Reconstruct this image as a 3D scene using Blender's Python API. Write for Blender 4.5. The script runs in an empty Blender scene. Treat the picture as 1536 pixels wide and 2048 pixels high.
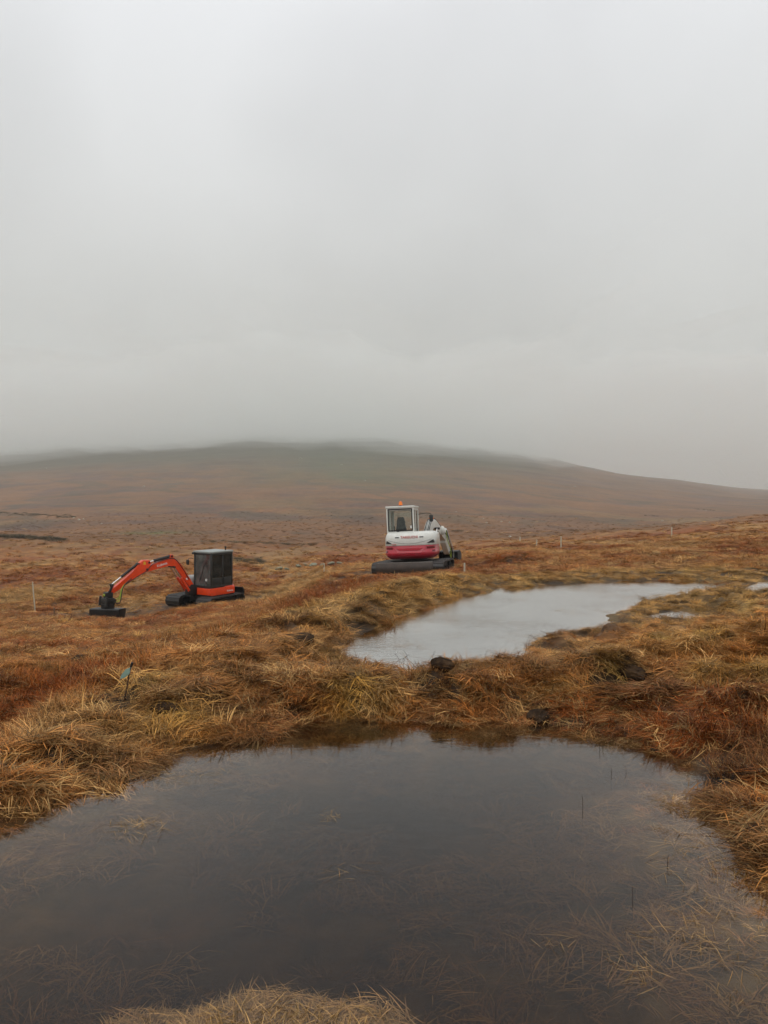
import bpy, bmesh, math, random
import numpy as np
from mathutils import Vector, Matrix, Euler

R = math.radians
SC = bpy.context.scene
COL = SC.collection
random.seed(7)
rng = np.random.default_rng(11)

# ------------------------------------------------------------------ camera, sky, sun, exposure
CAM_Z, F, HOR = 1.6, 1539.0, 1015.0            # eye height, focal length and horizon row of a 1536 x 2048 frame
cam = bpy.data.cameras.new('camera')
cam.sensor_fit = 'VERTICAL'
cam.sensor_height = 36.0
cam.lens = 36.0 * F / 2048.0
cam.shift_y = (HOR - 1024.0) / 2048.0
cam.clip_start, cam.clip_end = 0.05, 30000.0
cam_ob = bpy.data.objects.new('camera', cam)
COL.objects.link(cam_ob)
cam_ob.location = (0, 0, CAM_Z)
cam_ob.rotation_euler = (R(90), 0, 0)
SC.camera = cam_ob

world = bpy.data.worlds.new('World')
SC.world = world
world.use_nodes = True
wn, wl = world.node_tree.nodes, world.node_tree.links
wn.clear()
SUN_EL, SUN_ROT = R(50), R(200)
sky = wn.new('ShaderNodeTexSky'); sky.sky_type = 'NISHITA'; sky.sun_disc = False
sky.sun_elevation, sky.sun_rotation = SUN_EL, SUN_ROT
sky.air_density, sky.dust_density = 1.0, 4.0
bw = wn.new('ShaderNodeHueSaturation'); bw.inputs['Saturation'].default_value = 0.12
wl.new(sky.outputs[0], bw.inputs['Color'])
skbg = wn.new('ShaderNodeBackground'); skbg.inputs['Strength'].default_value = 0.05
wl.new(bw.outputs[0], skbg.inputs['Color'])
# overcast cloud deck: brighter overhead than at the horizon, softly mottled all round
tc = wn.new('ShaderNodeTexCoord')
sep = wn.new('ShaderNodeSeparateXYZ'); wl.new(tc.outputs['Generated'], sep.inputs[0])
mr = wn.new('ShaderNodeMapRange'); mr.inputs[1].default_value = 0.0; mr.inputs[2].default_value = 0.9
mr.inputs[3].default_value = 0.0; mr.inputs[4].default_value = 1.0
wl.new(sep.outputs['Z'], mr.inputs[0])
rmp = wn.new('ShaderNodeValToRGB')
rmp.color_ramp.elements[0].position = 0.0; rmp.color_ramp.elements[0].color = (0.52, 0.53, 0.495, 1)
rmp.color_ramp.elements[1].position = 1.0; rmp.color_ramp.elements[1].color = (1.28, 1.29, 1.32, 1)
e = rmp.color_ramp.elements.new(0.25); e.color = (0.62, 0.63, 0.615, 1)
e = rmp.color_ramp.elements.new(0.60); e.color = (0.83, 0.845, 0.87, 1)
wl.new(mr.outputs[0], rmp.inputs[0])
nz = wn.new('ShaderNodeTexNoise'); nz.inputs['Scale'].default_value = 2.1; nz.inputs['Detail'].default_value = 3.0
nz.inputs['Roughness'].default_value = 0.45
wl.new(tc.outputs['Generated'], nz.inputs['Vector'])
nm = wn.new('ShaderNodeMapRange'); nm.inputs[1].default_value = 0.3; nm.inputs[2].default_value = 0.7
nm.inputs[3].default_value = 0.87; nm.inputs[4].default_value = 1.13
wl.new(nz.outputs[0], nm.inputs[0])
clbg = wn.new('ShaderNodeBackground')
wl.new(rmp.outputs[0], clbg.inputs['Color'])
cst = wn.new('ShaderNodeMath'); cst.operation = 'MULTIPLY'; cst.inputs[1].default_value = 1.0
wl.new(nm.outputs[0], cst.inputs[0]); wl.new(cst.outputs[0], clbg.inputs['Strength'])
mxw = wn.new('ShaderNodeMixShader'); mxw.inputs[0].default_value = 0.93
wl.new(skbg.outputs[0], mxw.inputs[1]); wl.new(clbg.outputs[0], mxw.inputs[2])
wo = wn.new('ShaderNodeOutputWorld'); wl.new(mxw.outputs[0], wo.inputs['Surface'])

sun = bpy.data.lights.new('sun', 'SUN')
sun.energy, sun.angle, sun.color = 0.6, R(40), (1.0, 0.97, 0.93)
sun_ob = bpy.data.objects.new('sun', sun); COL.objects.link(sun_ob)
sun_ob.rotation_euler = (R(90) - SUN_EL, 0, R(180) - SUN_ROT)

SC.view_settings.view_transform = 'Standard'
SC.view_settings.look = 'None'
SC.view_settings.exposure = 0.0
SC.view_settings.gamma = 1.0
SC.view_settings.use_curve_mapping = False
SC.render.engine = 'CYCLES'
SC.cycles.max_bounces = 10
SC.cycles.diffuse_bounces = 2
SC.cycles.glossy_bounces = 3
SC.cycles.transparent_max_bounces = 12
SC.cycles.volume_bounces = 8
SC.cycles.use_adaptive_sampling = True
SC.cycles.adaptive_threshold = 0.03
SC.cycles.use_denoising = True

# ------------------------------------------------------------------ small helpers
def P(px, py, z):
    """ground point at height z that lies at this place of the photograph"""
    y = (CAM_Z - z) * F / (py - HOR)
    return ((px - 768.0) / F * y, y)

def tag(o, label=None, cat=None, group=None, kind=None):
    if label: o['label'] = label
    if cat: o['category'] = cat
    if group: o['group'] = group
    if kind: o['kind'] = kind
    return o

def link(o, parent=None):
    COL.objects.link(o)
    if parent is not None: o.parent = parent
    return o

def mesh_obj(name, verts, faces, mat=None, parent=None, smooth=False):
    me = bpy.data.meshes.new(name)
    me.from_pydata([tuple(v) for v in verts], [], [tuple(f) for f in faces])
    if mat: me.materials.append(mat)
    if smooth:
        me.polygons.foreach_set('use_smooth', [True] * len(me.polygons))
    me.update()
    return link(bpy.data.objects.new(name, me), parent)

def sstep(a, b, x):
    t = np.clip((x - a) / (b - a), 0, 1)
    return t * t * (3 - 2 * t)

def _h(ix, iy, seed):
    n = (ix.astype(np.int64) * 374761393 + iy.astype(np.int64) * 668265263 + seed * 1442695041) & 0x7fffffff
    n = ((n ^ (n >> 13)) * 1274126177) & 0x7fffffff
    n = n ^ (n >> 16)
    return (n & 0xffff) / 65535.0

def perlin(x, y, seed=0):
    x = np.asarray(x, float); y = np.asarray(y, float)
    ix, iy = np.floor(x), np.floor(y)
    fx, fy = x - ix, y - iy
    u = fx ** 3 * (fx * (fx * 6 - 15) + 10); v = fy ** 3 * (fy * (fy * 6 - 15) + 10)
    def g(a, b):
        t = _h(ix + a, iy + b, seed) * 6.28318
        return np.cos(t) * (fx - a) + np.sin(t) * (fy - b)
    return ((g(0, 0) * (1 - u) + g(1, 0) * u) * (1 - v) + (g(0, 1) * (1 - u) + g(1, 1) * u) * v) * 1.41

def fbm(x, y, oct=4, seed=0, gain=0.5):
    s = 0; a = 1.0; f = 1.0; t = 0
    for i in range(oct):
        s = s + a * perlin(np.asarray(x) * f, np.asarray(y) * f, seed + i * 17); t += a
        a *= gain; f *= 2.03
    return s / t

def poly_sd(X, Y, poly):
    """signed distance to a closed polygon, negative inside"""
    X = np.asarray(X, float); Y = np.asarray(Y, float)
    d = np.full(X.shape, 1e9); ins = np.zeros(X.shape, bool)
    n = len(poly)
    for i in range(n):
        ax, ay = poly[i]; bx, by = poly[(i + 1) % n]
        ex, ey = bx - ax, by - ay
        t = np.clip(((X - ax) * ex + (Y - ay) * ey) / (ex * ex + ey * ey + 1e-12), 0, 1)
        d = np.minimum(d, (X - ax - t * ex) ** 2 + (Y - ay - t * ey) ** 2)
        c = ((ay > Y) != (by > Y))
        with np.errstate(divide='ignore', invalid='ignore'):
            xi = ex * (Y - ay) / (ey if abs(ey) > 1e-12 else 1e-12) + ax
        ins ^= (c & (X < xi))
    d = np.sqrt(d)
    return np.where(ins, -d, d)

def line_d(X, Y, pts):
    d = np.full(np.shape(X), 1e9)
    for (ax, ay), (bx, by) in zip(pts[:-1], pts[1:]):
        ex, ey = bx - ax, by - ay
        t = np.clip(((X - ax) * ex + (Y - ay) * ey) / (ex * ex + ey * ey + 1e-12), 0, 1)
        d = np.minimum(d, (X - ax - t * ex) ** 2 + (Y - ay - t * ey) ** 2)
    return np.sqrt(d)

# ------------------------------------------------------------------ the lie of the land
W1, W2 = 0.0, -0.10
POOL1 = [P(*p, W1) for p in [(-260, 1790), (-120, 1690), (0, 1650), (120, 1610), (240, 1570), (350, 1512), (440, 1496),
         (540, 1472), (640, 1446), (760, 1440), (900, 1446), (1010, 1446), (1120, 1454), (1210, 1460), (1300, 1490), (1400, 1512),
         (1400, 1550), (1372, 1580), (1380, 1620), (1410, 1660), (1460, 1720), (1500, 1790), (1560, 1850), (1660, 1900), (1780, 2000)]]
POOL1 += [(2.2, 1.75), (1.6, 1.2), (0.4, 0.95), (-0.9, 1.0), (-2.2, 1.6), (-2.7, 2.4)]
POOL2 = [(-0.42, 7.15), (-0.52, 8.2)] + [P(*p, W2) for p in [(676, 1302), (714, 1268), (790, 1240), (850, 1215), (920, 1192), (1000, 1177),
         (1100, 1169), (1250, 1161), (1400, 1162), (1470, 1172), (1440, 1184), (1350, 1190), (1265, 1212), (1250, 1242), (1225, 1256),
         (1120, 1268), (1068, 1292), (1082, 1310), (1040, 1322)]] + [(1.35, 7.5), (0.7, 7.2)]
PUDDLES = [([P(*p, -0.06) for p in [(1290, 1232), (1350, 1222), (1400, 1228), (1440, 1236), (1410, 1246), (1360, 1242), (1320, 1240)]], -0.06),
           ([P(*p, -0.05) for p in [(1490, 1176), (1530, 1160), (1620, 1158), (1640, 1172), (1560, 1182), (1510, 1188)]], -0.05)]

LY = np.log(np.array([2, 6, 10, 16, 24, 34, 48, 70, 100, 140, 200, 300, 450, 700, 1100, 1700, 2600, 3600.]))
PXC = np.array([-500, 0, 256, 512, 768, 1024, 1280, 1536, 2036.])
ZN = [[.05, -.2, -.8, -1.6, -2.4, -3.1], [.05, -.12, -.5, -1.2, -2.0, -2.95], [.05, .03, -.42, -1.2, -2.2, -3.0],
      [.05, .08, -.22, -.82, -1.55, -2.6], [.05, .08, .02, -.22, -.68, -1.05], [.05, .1, .08, .0, -.3, -.7],
      [.08, .18, .06, -.02, -.14, -.35], [.1, .26, .14, .03, -.02, -.1], [.1, .4, .4, .4, .4, .5]]
PF = [[1180, 1130, 1080, 1062, 1062, 1030, 1000, 965, 940, 912, 896, 925], [1170, 1125, 1085, 1064, 1064, 1030, 1000, 965, 935, 906, 893, 920],
      [1168, 1122, 1088, 1072, 1052, 1025, 992, 953, 919, 888, 873, 900], [1164, 1122, 1095, 1072, 1050, 1022, 988, 948, 909, 876, 863, 895],
      [1128, 1110, 1092, 1073, 1050, 1020, 985, 946, 908, 877, 866, 895], [1104, 1090, 1082, 1073, 1056, 1028, 997, 961, 931, 909, 899, 918],
      [1088, 1072, 1062, 1057, 1058, 1040, 1015, 987, 963, 953, 962, 972], [1070, 1053, 1040, 1031, 1036, 1034, 1020, 1004, 992, 984, 979, 977],
      [1040, 1020, 1010, 1000, 1010, 1010, 1005, 1000, 990, 984, 979, 977]]
SLOPE = np.zeros((9, 18))
YL = np.exp(LY)
for i in range(9):
    for j in range(18):
        SLOPE[i, j] = (ZN[i][j] - CAM_Z) / YL[j] if j < 6 else (HOR - PF[i][j - 6]) / F

def _cr(p0, p1, p2, p3, t):
    return 0.5 * ((2 * p1) + (-p0 + p2) * t + (2 * p0 - 5 * p1 + 4 * p2 - p3) * t * t + (-p0 + 3 * p1 - 3 * p2 + p3) * t ** 3)

def base_h(X, Y):
    Yc = np.clip(Y, 2.0, 3600.0)
    px = np.clip(X / Yc * F + 768.0, -500, 2036)
    ci = np.interp(px, PXC, np.arange(9.0)); ri = np.interp(np.log(Yc), LY, np.arange(18.0))
    c0 = np.clip(np.floor(ci).astype(int), 0, 7); r0 = np.clip(np.floor(ri).astype(int), 0, 16)
    tc_, tr = ci - c0, ri - r0
    tc_ = tc_ * tc_ * (3 - 2 * tc_) * 0.5 + tc_ * 0.5
    rows = []
    for dc in (0, 1):
        c = c0 + dc
        g = lambda k: SLOPE[c, np.clip(r0 + k, 0, 17)]
        rows.append(_cr(g(-1), g(0), g(1), g(2), tr))
    s = rows[0] * (1 - tc_) + rows[1] * tc_
    return CAM_Z + s * Yc

EXC_O = (-8.08, 35.7, -2.86)      # orange machine: x, y, ground height
EXC_W = (1.22, 30.8, -0.96)       # white machine
RED_LINE = [(-5.2, 4.3), (-3.15, 6.1), (-2.7, 8.8), (-1.95, 15.7), (-1.5, 26.0)]

def land(X, Y, fine=True):
    """height of the ground, and distance to the two pools"""
    X = np.asarray(X, float); Y = np.asarray(Y, float)
    z = base_h(X, Y)
    dist = np.hypot(X, Y)
    # big moorland undulation, scaled with distance
    z = z + fbm(X / 9, Y / 9, 3, 3) * 0.16 * sstep(8, 30, Y) + fbm(X / 45, Y / 45, 3, 5) * 0.9 * sstep(60, 200, Y) \
          + fbm(X / 160, Y / 160, 4, 9) * 5.0 * sstep(250, 900, Y)
    if fine:
        tus = np.abs(perlin(X / 0.9, Y / 0.9, 21)) * 0.7 + np.abs(perlin(X / 0.47 + 3, Y / 0.47, 22)) * 0.4
        amp = 0.10 + 0.22 * sstep(14, 45, Y) * sstep(0.12, -0.1, X / np.maximum(Y, 1)) + 0.10 * sstep(14, 45, Y)
        z = z + (0.33 - tus) * amp * sstep(0, 3, Y) * (1 - sstep(55, 130, Y))
        lump = perlin(X / 3.1 + 7, Y / 3.1, 24)
        z = z + lump * 0.16 * sstep(10, 40, Y) * (1 - sstep(200, 400, Y)) + perlin(X / 8 + 3, Y / 11, 25) * 0.40 * sstep(38, 70, Y) * (1 - sstep(250, 500, Y))
    # trough of the red grass left of the bund
    dr = line_d(X, Y, RED_LINE)
    z = z - 0.16 * np.exp(-(dr / 0.55) ** 2) * sstep(3, 5, Y)
    # excavators stand on trodden level ground
    for (ex, ey, ez), rr in ((EXC_O, 2.3), (EXC_W, 2.4), ((-11.52, 32.1, -3.10), 1.1)):
        d = np.hypot(X - ex, Y - ey)
        k = 1 - sstep(rr * 0.8, rr * 1.9, d)
        z = z * (1 - k) + (ez - 0.05 + 0.06 * perlin(X * 1.7, Y * 1.7, 31)) * k
    # freshly dug hole right of the white machine
    dh = np.hypot((X - 3.55) / 1.25, (Y - 28.6) / 0.75)
    z = z - 0.75 * (1 - sstep(0.45, 1.0, dh)) + 0.22 * np.exp(-((dh - 1.25) / 0.3) ** 2)
    # bunds and pool beds
    wob = 0.10 * perlin(X / 0.55, Y / 0.55, 41) + 0.05 * perlin(X / 0.21, Y / 0.21, 42)
    s1 = poly_sd(X, Y, POOL1) - 0.06 + wob
    s2 = poly_sd(X, Y, POOL2) + wob * 1.5
    right = sstep(0.9, 1.6, X) * (1 - sstep(3.9, 4.9, Y))                  # marshy right-hand margin of the near pool
    prof = np.array([-3, -1.5, -0.9, -0.4, -0.12, 0, 0.12, 0.35, 0.8, 1.3, 3])
    deep = np.interp(s1, prof, [-.30, -.26, -.19, -.09, -.035, 0, .03, .08, .16, .24, .25])
    marsh = np.interp(s1, prof, [-.26, -.16, -.09, -.04, -.015, 0, .02, .05, .09, .14, .2])
    deep = np.where(deep > 0, deep * (1 - .5 * sstep(-1.0, -2.0, X)), deep)
    h1 = W1 + deep * (1 - right) + marsh * right
    h2 = W2 + np.interp(s2, prof, [-.3, -.25, -.18, -.10, -.04, 0, .05, .13, .24, .34, .38])
    spit = sstep(1.6, 2.6, X) * sstep(6.8, 7.6, Y)                        # low wet ground right of the far pool
    h2 = np.where(s2 > 0, h2 * (1 - 0.55 * spit) + (W2 + 0.02) * 0.55 * spit, h2)
    rough = (0.13 * perlin(X / 0.45, Y / 0.45, 43) + 0.07 * perlin(X / 0.19, Y / 0.19, 44) - 0.10 * sstep(.12, .4, fbm(X / .6, Y / .6, 3, 81)))
    k1 = 1 - sstep(0.5, 1.7, s1)
    k2 = 1 - sstep(0.5, 2.0, s2)
    zz = z
    zz = zz * (1 - k1) + np.maximum(h1, np.where(s1 > 0, zz * 0.35 + h1 * 0.65, -9)) * k1
    zz = np.where(s2 < s1, z * (1 - k2) + h2 * k2, zz)
    m = s1 / (s1 + s2 + 1e-6)
    ridge = 0.27 * np.sin(np.clip(m, 0, 1) * math.pi) ** 1.1 + (W1 * (1 - m) + W2 * m)
    kb = np.where((s1 > 0) & (s2 > 0), (1 - sstep(1.1, 2.3, s1)) * (1 - sstep(1.1, 2.3, s2)), 0)
    zz = zz * (1 - kb) + ridge * kb
    k = (s1 > 0) & (s2 > 0)
    zz = zz + np.where(k, rough * sstep(0, 0.25, np.minimum(s1, s2)), rough * 0.25) * (1 - sstep(14, 22, Y))
    # half-drowned tussock at the photographer's feet
    dm = np.hypot((X + 0.36) / 0.70, (Y - 2.36) / 0.21) + 0.30 * perlin(X * 4, Y * 5, 47)
    zz = np.where(dm < 1.6, np.maximum(zz, W1 - 0.014 - 0.25 * sstep(0.5, 1.2, dm) - 0.3 * sstep(1.0, 1.6, dm)), zz)
    # rushy shoal on the right of the near pool
    ds = np.hypot((X - 1.15) / 0.45, (Y - 2.75) / 0.35)
    zz = np.where(ds < 1.4, np.maximum(zz, W1 - 0.09 - 0.35 * sstep(0.5, 1.4, ds)), zz)
    for pl, wz in PUDDLES:
        sp = poly_sd(X, Y, pl)
        zz = np.where(sp < 1.0, zz * sstep(0.1, 1.0, sp) + (wz + np.interp(sp, [-.6, 0, .5, 1], [-.08, 0, .05, .1])) * (1 - sstep(0.1, 1.0, sp)), zz)
    return zz, s1, s2

def H(x, y):
    return float(land(np.array([x]), np.array([y]))[0][0])

def ray_hit(px, py, y0=3.0):
    Y = y0 * (3400 / y0) ** np.linspace(0, 1, 1600)
    X = (px - 768) / F * Y; zr = CAM_Z + (HOR - py) / F * Y
    k = np.argmax(land(X, Y)[0] >= zr)
    return (float(X[k]), float(Y[k]))

FLAG = ray_hit(247, 1404)

# ------------------------------------------------------------------ colours of the moor
C_TAN = np.array([.30, .125, .030]); C_RED = np.array([.165, .042, .007]); C_STRAW = np.array([.42, .255, .095])
C_MOSS = np.array([.30, .205, .045]); C_BRN = np.array([.165, .082, .032]); C_PEAT = np.array([.030, .021, .014])
C_HEATH = np.array([.105, .056, .040]); C_GRN = np.array([.074, .078, .028]); C_FAR = np.array([.170, .080, .031]); C_DK = np.array([.060, .047, .026])

def mixc(a, b, t):
    t = np.asarray(t)[:, None]
    return a * (1 - t) + b * t

def moor_col(X, Y, s1, s2):
    """the plants' own colour from place to place"""
    n = len(X)
    s = X / np.maximum(Y, 1)
    a = fbm(X / 1.3, Y / 1.3, 3, 61); b = fbm(X / 4.2, Y / 4.2, 3, 63); c_ = fbm(X / 0.5, Y / 0.5, 2, 65)
    c = np.tile(C_TAN, (n, 1))
    c = mixc(c, C_STRAW, 0.75 * sstep(0.02, 0.40, a))
    c = mixc(c, C_BRN, 0.8 * sstep(0.05, 0.42, -a + 0.35 * c_))
    c = mixc(c, C_RED * 1.1, 0.85 * sstep(-0.02, 0.28, b))
    c = mixc(c, C_MOSS, 0.5 * sstep(0.22, 0.45, fbm(X / 0.8 + 9, Y / 0.8, 2, 67)) * (1 - sstep(24, 40, Y)))
    g2 = fbm(X / 7 + 2, Y / 16, 3, 111)
    mid_ = sstep(14, 24, Y)
    c = mixc(c, C_STRAW * .85, .7 * mid_ * sstep(.02, .3, g2))
    c = mixc(c, C_RED * 1.15, .75 * mid_ * sstep(.04, .3, -g2))
    dr = line_d(X, Y, RED_LINE)
    c = mixc(c, C_RED, 0.97 * np.exp(-(dr / (0.62 + 0.035 * Y)) ** 2) * (1 - sstep(26, 30, Y)))
    c = mixc(c, C_RED * 1.1, 0.9 * np.exp(-(np.hypot(X - 2.45, Y - 4.75) / 0.7) ** 2))
    c = mixc(c, C_RED, 0.7 * np.exp(-((X - 1.6) / 1.0) ** 2 - ((Y - 5.9) / .35) ** 2))
    c = mixc(c, C_RED * 1.25, 0.55 * sstep(0.12, 0.2, s) * sstep(20, 24, Y) * (1 - sstep(34, 45, Y)) * sstep(-.2, .3, a))
    bank = (s2 < 1.9) & (s2 > 0) & (Y > 10)
    c = np.where(bank[:, None], mixc(c, (C_STRAW + C_MOSS) * 0.5, np.full(n, 0.5)), c)
    # moss and greener clumps on the bunds
    for (mx, my, mr_) in ((1.95, 6.35, .28), (2.9, 7.3, .6), (-.2, 6.0, .35), (-1.5, 5.5, .35), (3.0, 5.9, .4), (2.6, 3.9, .5), (2.15, 3.4, .35)):
        c = mixc(c, C_MOSS * 1.1, 0.55 * np.exp(-(np.hypot(X - mx, Y - my) / (mr_ * .7)) ** 2))
    nb = (1 - sstep(.7, 1.5, np.minimum(s1, s2))) * sstep(-.15, .25, fbm(X / .7 + 4, Y / .7, 3, 69))
    c = mixc(c, C_BRN * .75, .7 * nb * (Y < 12))
    # far moor
    fa = fbm(X / (14 + .10 * Y), Y / (40 + .16 * Y), 4, 71); fb = fbm((X + .35 * Y) / 60, (Y - .2 * X) / 75, 5, 75, .6)
    far = np.tile(C_FAR, (n, 1))
    far = mixc(far, C_TAN * 0.75, sstep(0.0, 0.4, fa) * (1 - sstep(120, 260, Y)))
    far = mixc(far, C_HEATH, 0.8 * sstep(0.02, 0.30, fb + 0.06) * sstep(120, 220, Y))
    far = mixc(far, C_DK * 1.3, 0.55 * sstep(0.24, 0.36, fb) * sstep(80, 150, Y) * (1 - sstep(450, 700, Y)))
    gl_ = 1 - np.abs(fbm((X + .5 * Y) / 120, (Y - .3 * X) / 260, 4, 121, .55)) * 2.2
    far = mixc(far, C_DK * 1.2, .6 * sstep(.86, .97, gl_) * sstep(180, 260, Y) * (1 - sstep(700, 1100, Y)))
    far = mixc(far, C_STRAW * .45, .6 * sstep(.1, .35, fbm(X / 70 + 5, Y / 150, 3, 123)) * sstep(70, 120, Y) * (1 - sstep(300, 520, Y)))
    gm = np.exp(-((s + 0.04) / 0.17) ** 2) * sstep(430, 640, Y)
    far = mixc(far, C_GRN, np.clip(gm * (0.75 + 0.9 * fa), 0, 1))
    far = mixc(far, C_GRN * 0.55, 0.85 * sstep(700, 1200, Y) * (1 - sstep(.12, .3, s)))
    far = mixc(far, C_GRN * 1.7, 0.9 * np.exp(-(((s + 0.30) / 0.045) ** 2 + ((Y - 160) / 10) ** 2)))
    c = mixc(c, far, sstep(45, 130, Y))
    return c

# ------------------------------------------------------------------ materials
def new_mat(name):
    m = bpy.data.materials.new(name); m.use_nodes = True
    n = m.node_tree.nodes; n.clear()
    return m, n, m.node_tree.links

def pbr(name, col, rough=0.5, metal=0.0, var=0.12, scale=6.0, dirt=0.0, dirt_col=(.05, .035, .022), coat=0.0, bump=0.0, spec=.5):
    m, n, l = new_mat(name)
    p = n.new('ShaderNodeBsdfPrincipled'); o = n.new('ShaderNodeOutputMaterial'); l.new(p.outputs[0], o.inputs[0])
    tc = n.new('ShaderNodeTexCoord')
    nz = n.new('ShaderNodeTexNoise'); nz.inputs['Scale'].default_value = scale; nz.inputs['Detail'].default_value = 6
    l.new(tc.outputs['Object'], nz.inputs['Vector'])
    mr = n.new('ShaderNodeMapRange'); mr.inputs[1].default_value = .25; mr.inputs[2].default_value = .75
    mr.inputs[3].default_value = 1 - var; mr.inputs[4].default_value = 1 + var
    l.new(nz.outputs[0], mr.inputs[0])
    mx = n.new('ShaderNodeMix'); mx.data_type = 'RGBA'; mx.blend_type = 'MULTIPLY'; mx.inputs[0].default_value = 1
    mx.inputs[6].default_value = (*col, 1); l.new(mr.outputs[0], mx.inputs[7])
    out = mx.outputs[2]
    if dirt > 0:
        n2 = n.new('ShaderNodeTexNoise'); n2.inputs['Scale'].default_value = scale * 1.7; n2.inputs['Detail'].default_value = 9
        n2.inputs['Roughness'].default_value = .7
        l.new(tc.outputs['Object'], n2.inputs['Vector'])
        r2 = n.new('ShaderNodeMapRange'); r2.inputs[1].default_value = .45; r2.inputs[2].default_value = .75
        r2.inputs[3].default_value = 0; r2.inputs[4].default_value = dirt
        l.new(n2.outputs[0], r2.inputs[0])
        m2 = n.new('ShaderNodeMix'); m2.data_type = 'RGBA'; l.new(r2.outputs[0], m2.inputs[0]); l.new(out, m2.inputs[6])
        m2.inputs[7].default_value = (*dirt_col, 1); out = m2.outputs[2]
    l.new(out, p.inputs['Base Color'])
    p.inputs['Roughness'].default_value = rough; p.inputs['Metallic'].default_value = metal
    p.inputs['Coat Weight'].default_value = coat; p.inputs['Specular IOR Level'].default_value = spec
    if bump > 0:
        b = n.new('ShaderNodeBump'); b.inputs['Strength'].default_value = bump; b.inputs['Distance'].default_value = .02
        l.new(nz.outputs[0], b.inputs['Height']); l.new(b.outputs[0], p.inputs['Normal'])
    return m

def ground_material():
    m, n, l = new_mat('moor_ground')
    p = n.new('ShaderNodeBsdfPrincipled'); o = n.new('ShaderNodeOutputMaterial'); l.new(p.outputs[0], o.inputs[0])
    at = n.new('ShaderNodeAttribute'); at.attribute_name = 'col'
    gp = n.new('ShaderNodeNewGeometry')
    def noise(scale, det, vec=(1, 1, 1), rough=.6):
        mp = n.new('ShaderNodeMapping'); mp.inputs['Scale'].default_value = vec
        l.new(gp.outputs['Position'], mp.inputs['Vector'])
        z = n.new('ShaderNodeTexNoise'); z.inputs['Scale'].default_value = scale; z.inputs['Detail'].default_value = det
        z.inputs['Roughness'].default_value = rough
        l.new(mp.outputs[0], z.inputs['Vector']); return z.outputs[0]
    def rng_(src, a, b, c, d):
        r = n.new('ShaderNodeMapRange'); r.inputs[1].default_value = a; r.inputs[2].default_value = b
        r.inputs[3].default_value = c; r.inputs[4].default_value = d; l.new(src, r.inputs[0]); return r.outputs[0]
    def mul(c1, f):
        x = n.new('ShaderNodeMix'); x.data_type = 'RGBA'; x.blend_type = 'MULTIPLY'; x.inputs[0].default_value = 1
        l.new(c1, x.inputs[6]); l.new(f, x.inputs[7]); return x.outputs[2]
    c = at.outputs['Color']
    c = mul(c, rng_(noise(0.035, 8, (1, .35, 1), .7), .3, .7, .72, 1.28))
    c = mul(c, rng_(noise(0.45, 6, (1, .6, 1), .65), .3, .7, .72, 1.28))
    c = mul(c, rng_(noise(9, 4), .3, .7, .65, 1.3))
    l.new(c, p.inputs['Base Color'])
    p.inputs['Roughness'].default_value = .8
    p.inputs['Specular IOR Level'].default_value = .25
    b = n.new('ShaderNodeBump'); b.inputs['Strength'].default_value = .5; b.inputs['Distance'].default_value = .12
    l.new(noise(1.3, 7, (1, 1, 1), .7), b.inputs['Height']); l.new(b.outputs[0], p.inputs['Normal'])
    return m

def blade_material(name, sat_tint=True):
    """dead grass: the colour of its tuft (instance), varied from blade to blade"""
    m, n, l = new_mat(name)
    o = n.new('ShaderNodeOutputMaterial')
    ti = n.new('ShaderNodeAttribute'); ti.attribute_type = 'INSTANCER'; ti.attribute_name = 'tint'
    bl = n.new('ShaderNodeAttribute'); bl.attribute_name = 'bl'
    sp = n.new('ShaderNodeSeparateColor'); l.new(bl.outputs['Color'], sp.inputs[0])
    mr = n.new('ShaderNodeMapRange'); mr.inputs[3].default_value = .28; mr.inputs[4].default_value = 1.85
    l.new(sp.outputs[0], mr.inputs[0])
    mx = n.new('ShaderNodeMix'); mx.data_type = 'RGBA'; mx.blend_type = 'MULTIPLY'; mx.inputs[0].default_value = 1
    l.new(ti.outputs['Color'], mx.inputs[6]); l.new(mr.outputs[0], mx.inputs[7])
    st = n.new('ShaderNodeMapRange'); st.inputs[1].default_value = .78; st.inputs[2].default_value = 1.0
    st.inputs[3].default_value = 0; st.inputs[4].default_value = .8
    l.new(sp.outputs[1], st.inputs[0])
    m2 = n.new('ShaderNodeMix'); m2.data_type = 'RGBA'; l.new(st.outputs[0], m2.inputs[0]); l.new(mx.outputs[2], m2.inputs[6])
    m2.inputs[7].default_value = (.44, .29, .12, 1)
    p = n.new('ShaderNodeBsdfPrincipled'); l.new(m2.outputs[2], p.inputs['Base Color'])
    p.inputs['Roughness'].default_value = .6; p.inputs['Specular IOR Level'].default_value = .15
    tr = n.new('ShaderNodeBsdfTranslucent'); l.new(m2.outputs[2], tr.inputs['Color'])
    ms = n.new('ShaderNodeMixShader'); ms.inputs[0].default_value = .22
    l.new(p.outputs[0], ms.inputs[1]); l.new(tr.outputs[0], ms.inputs[2]); l.new(ms.outputs[0], o.inputs[0])
    return m

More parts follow.
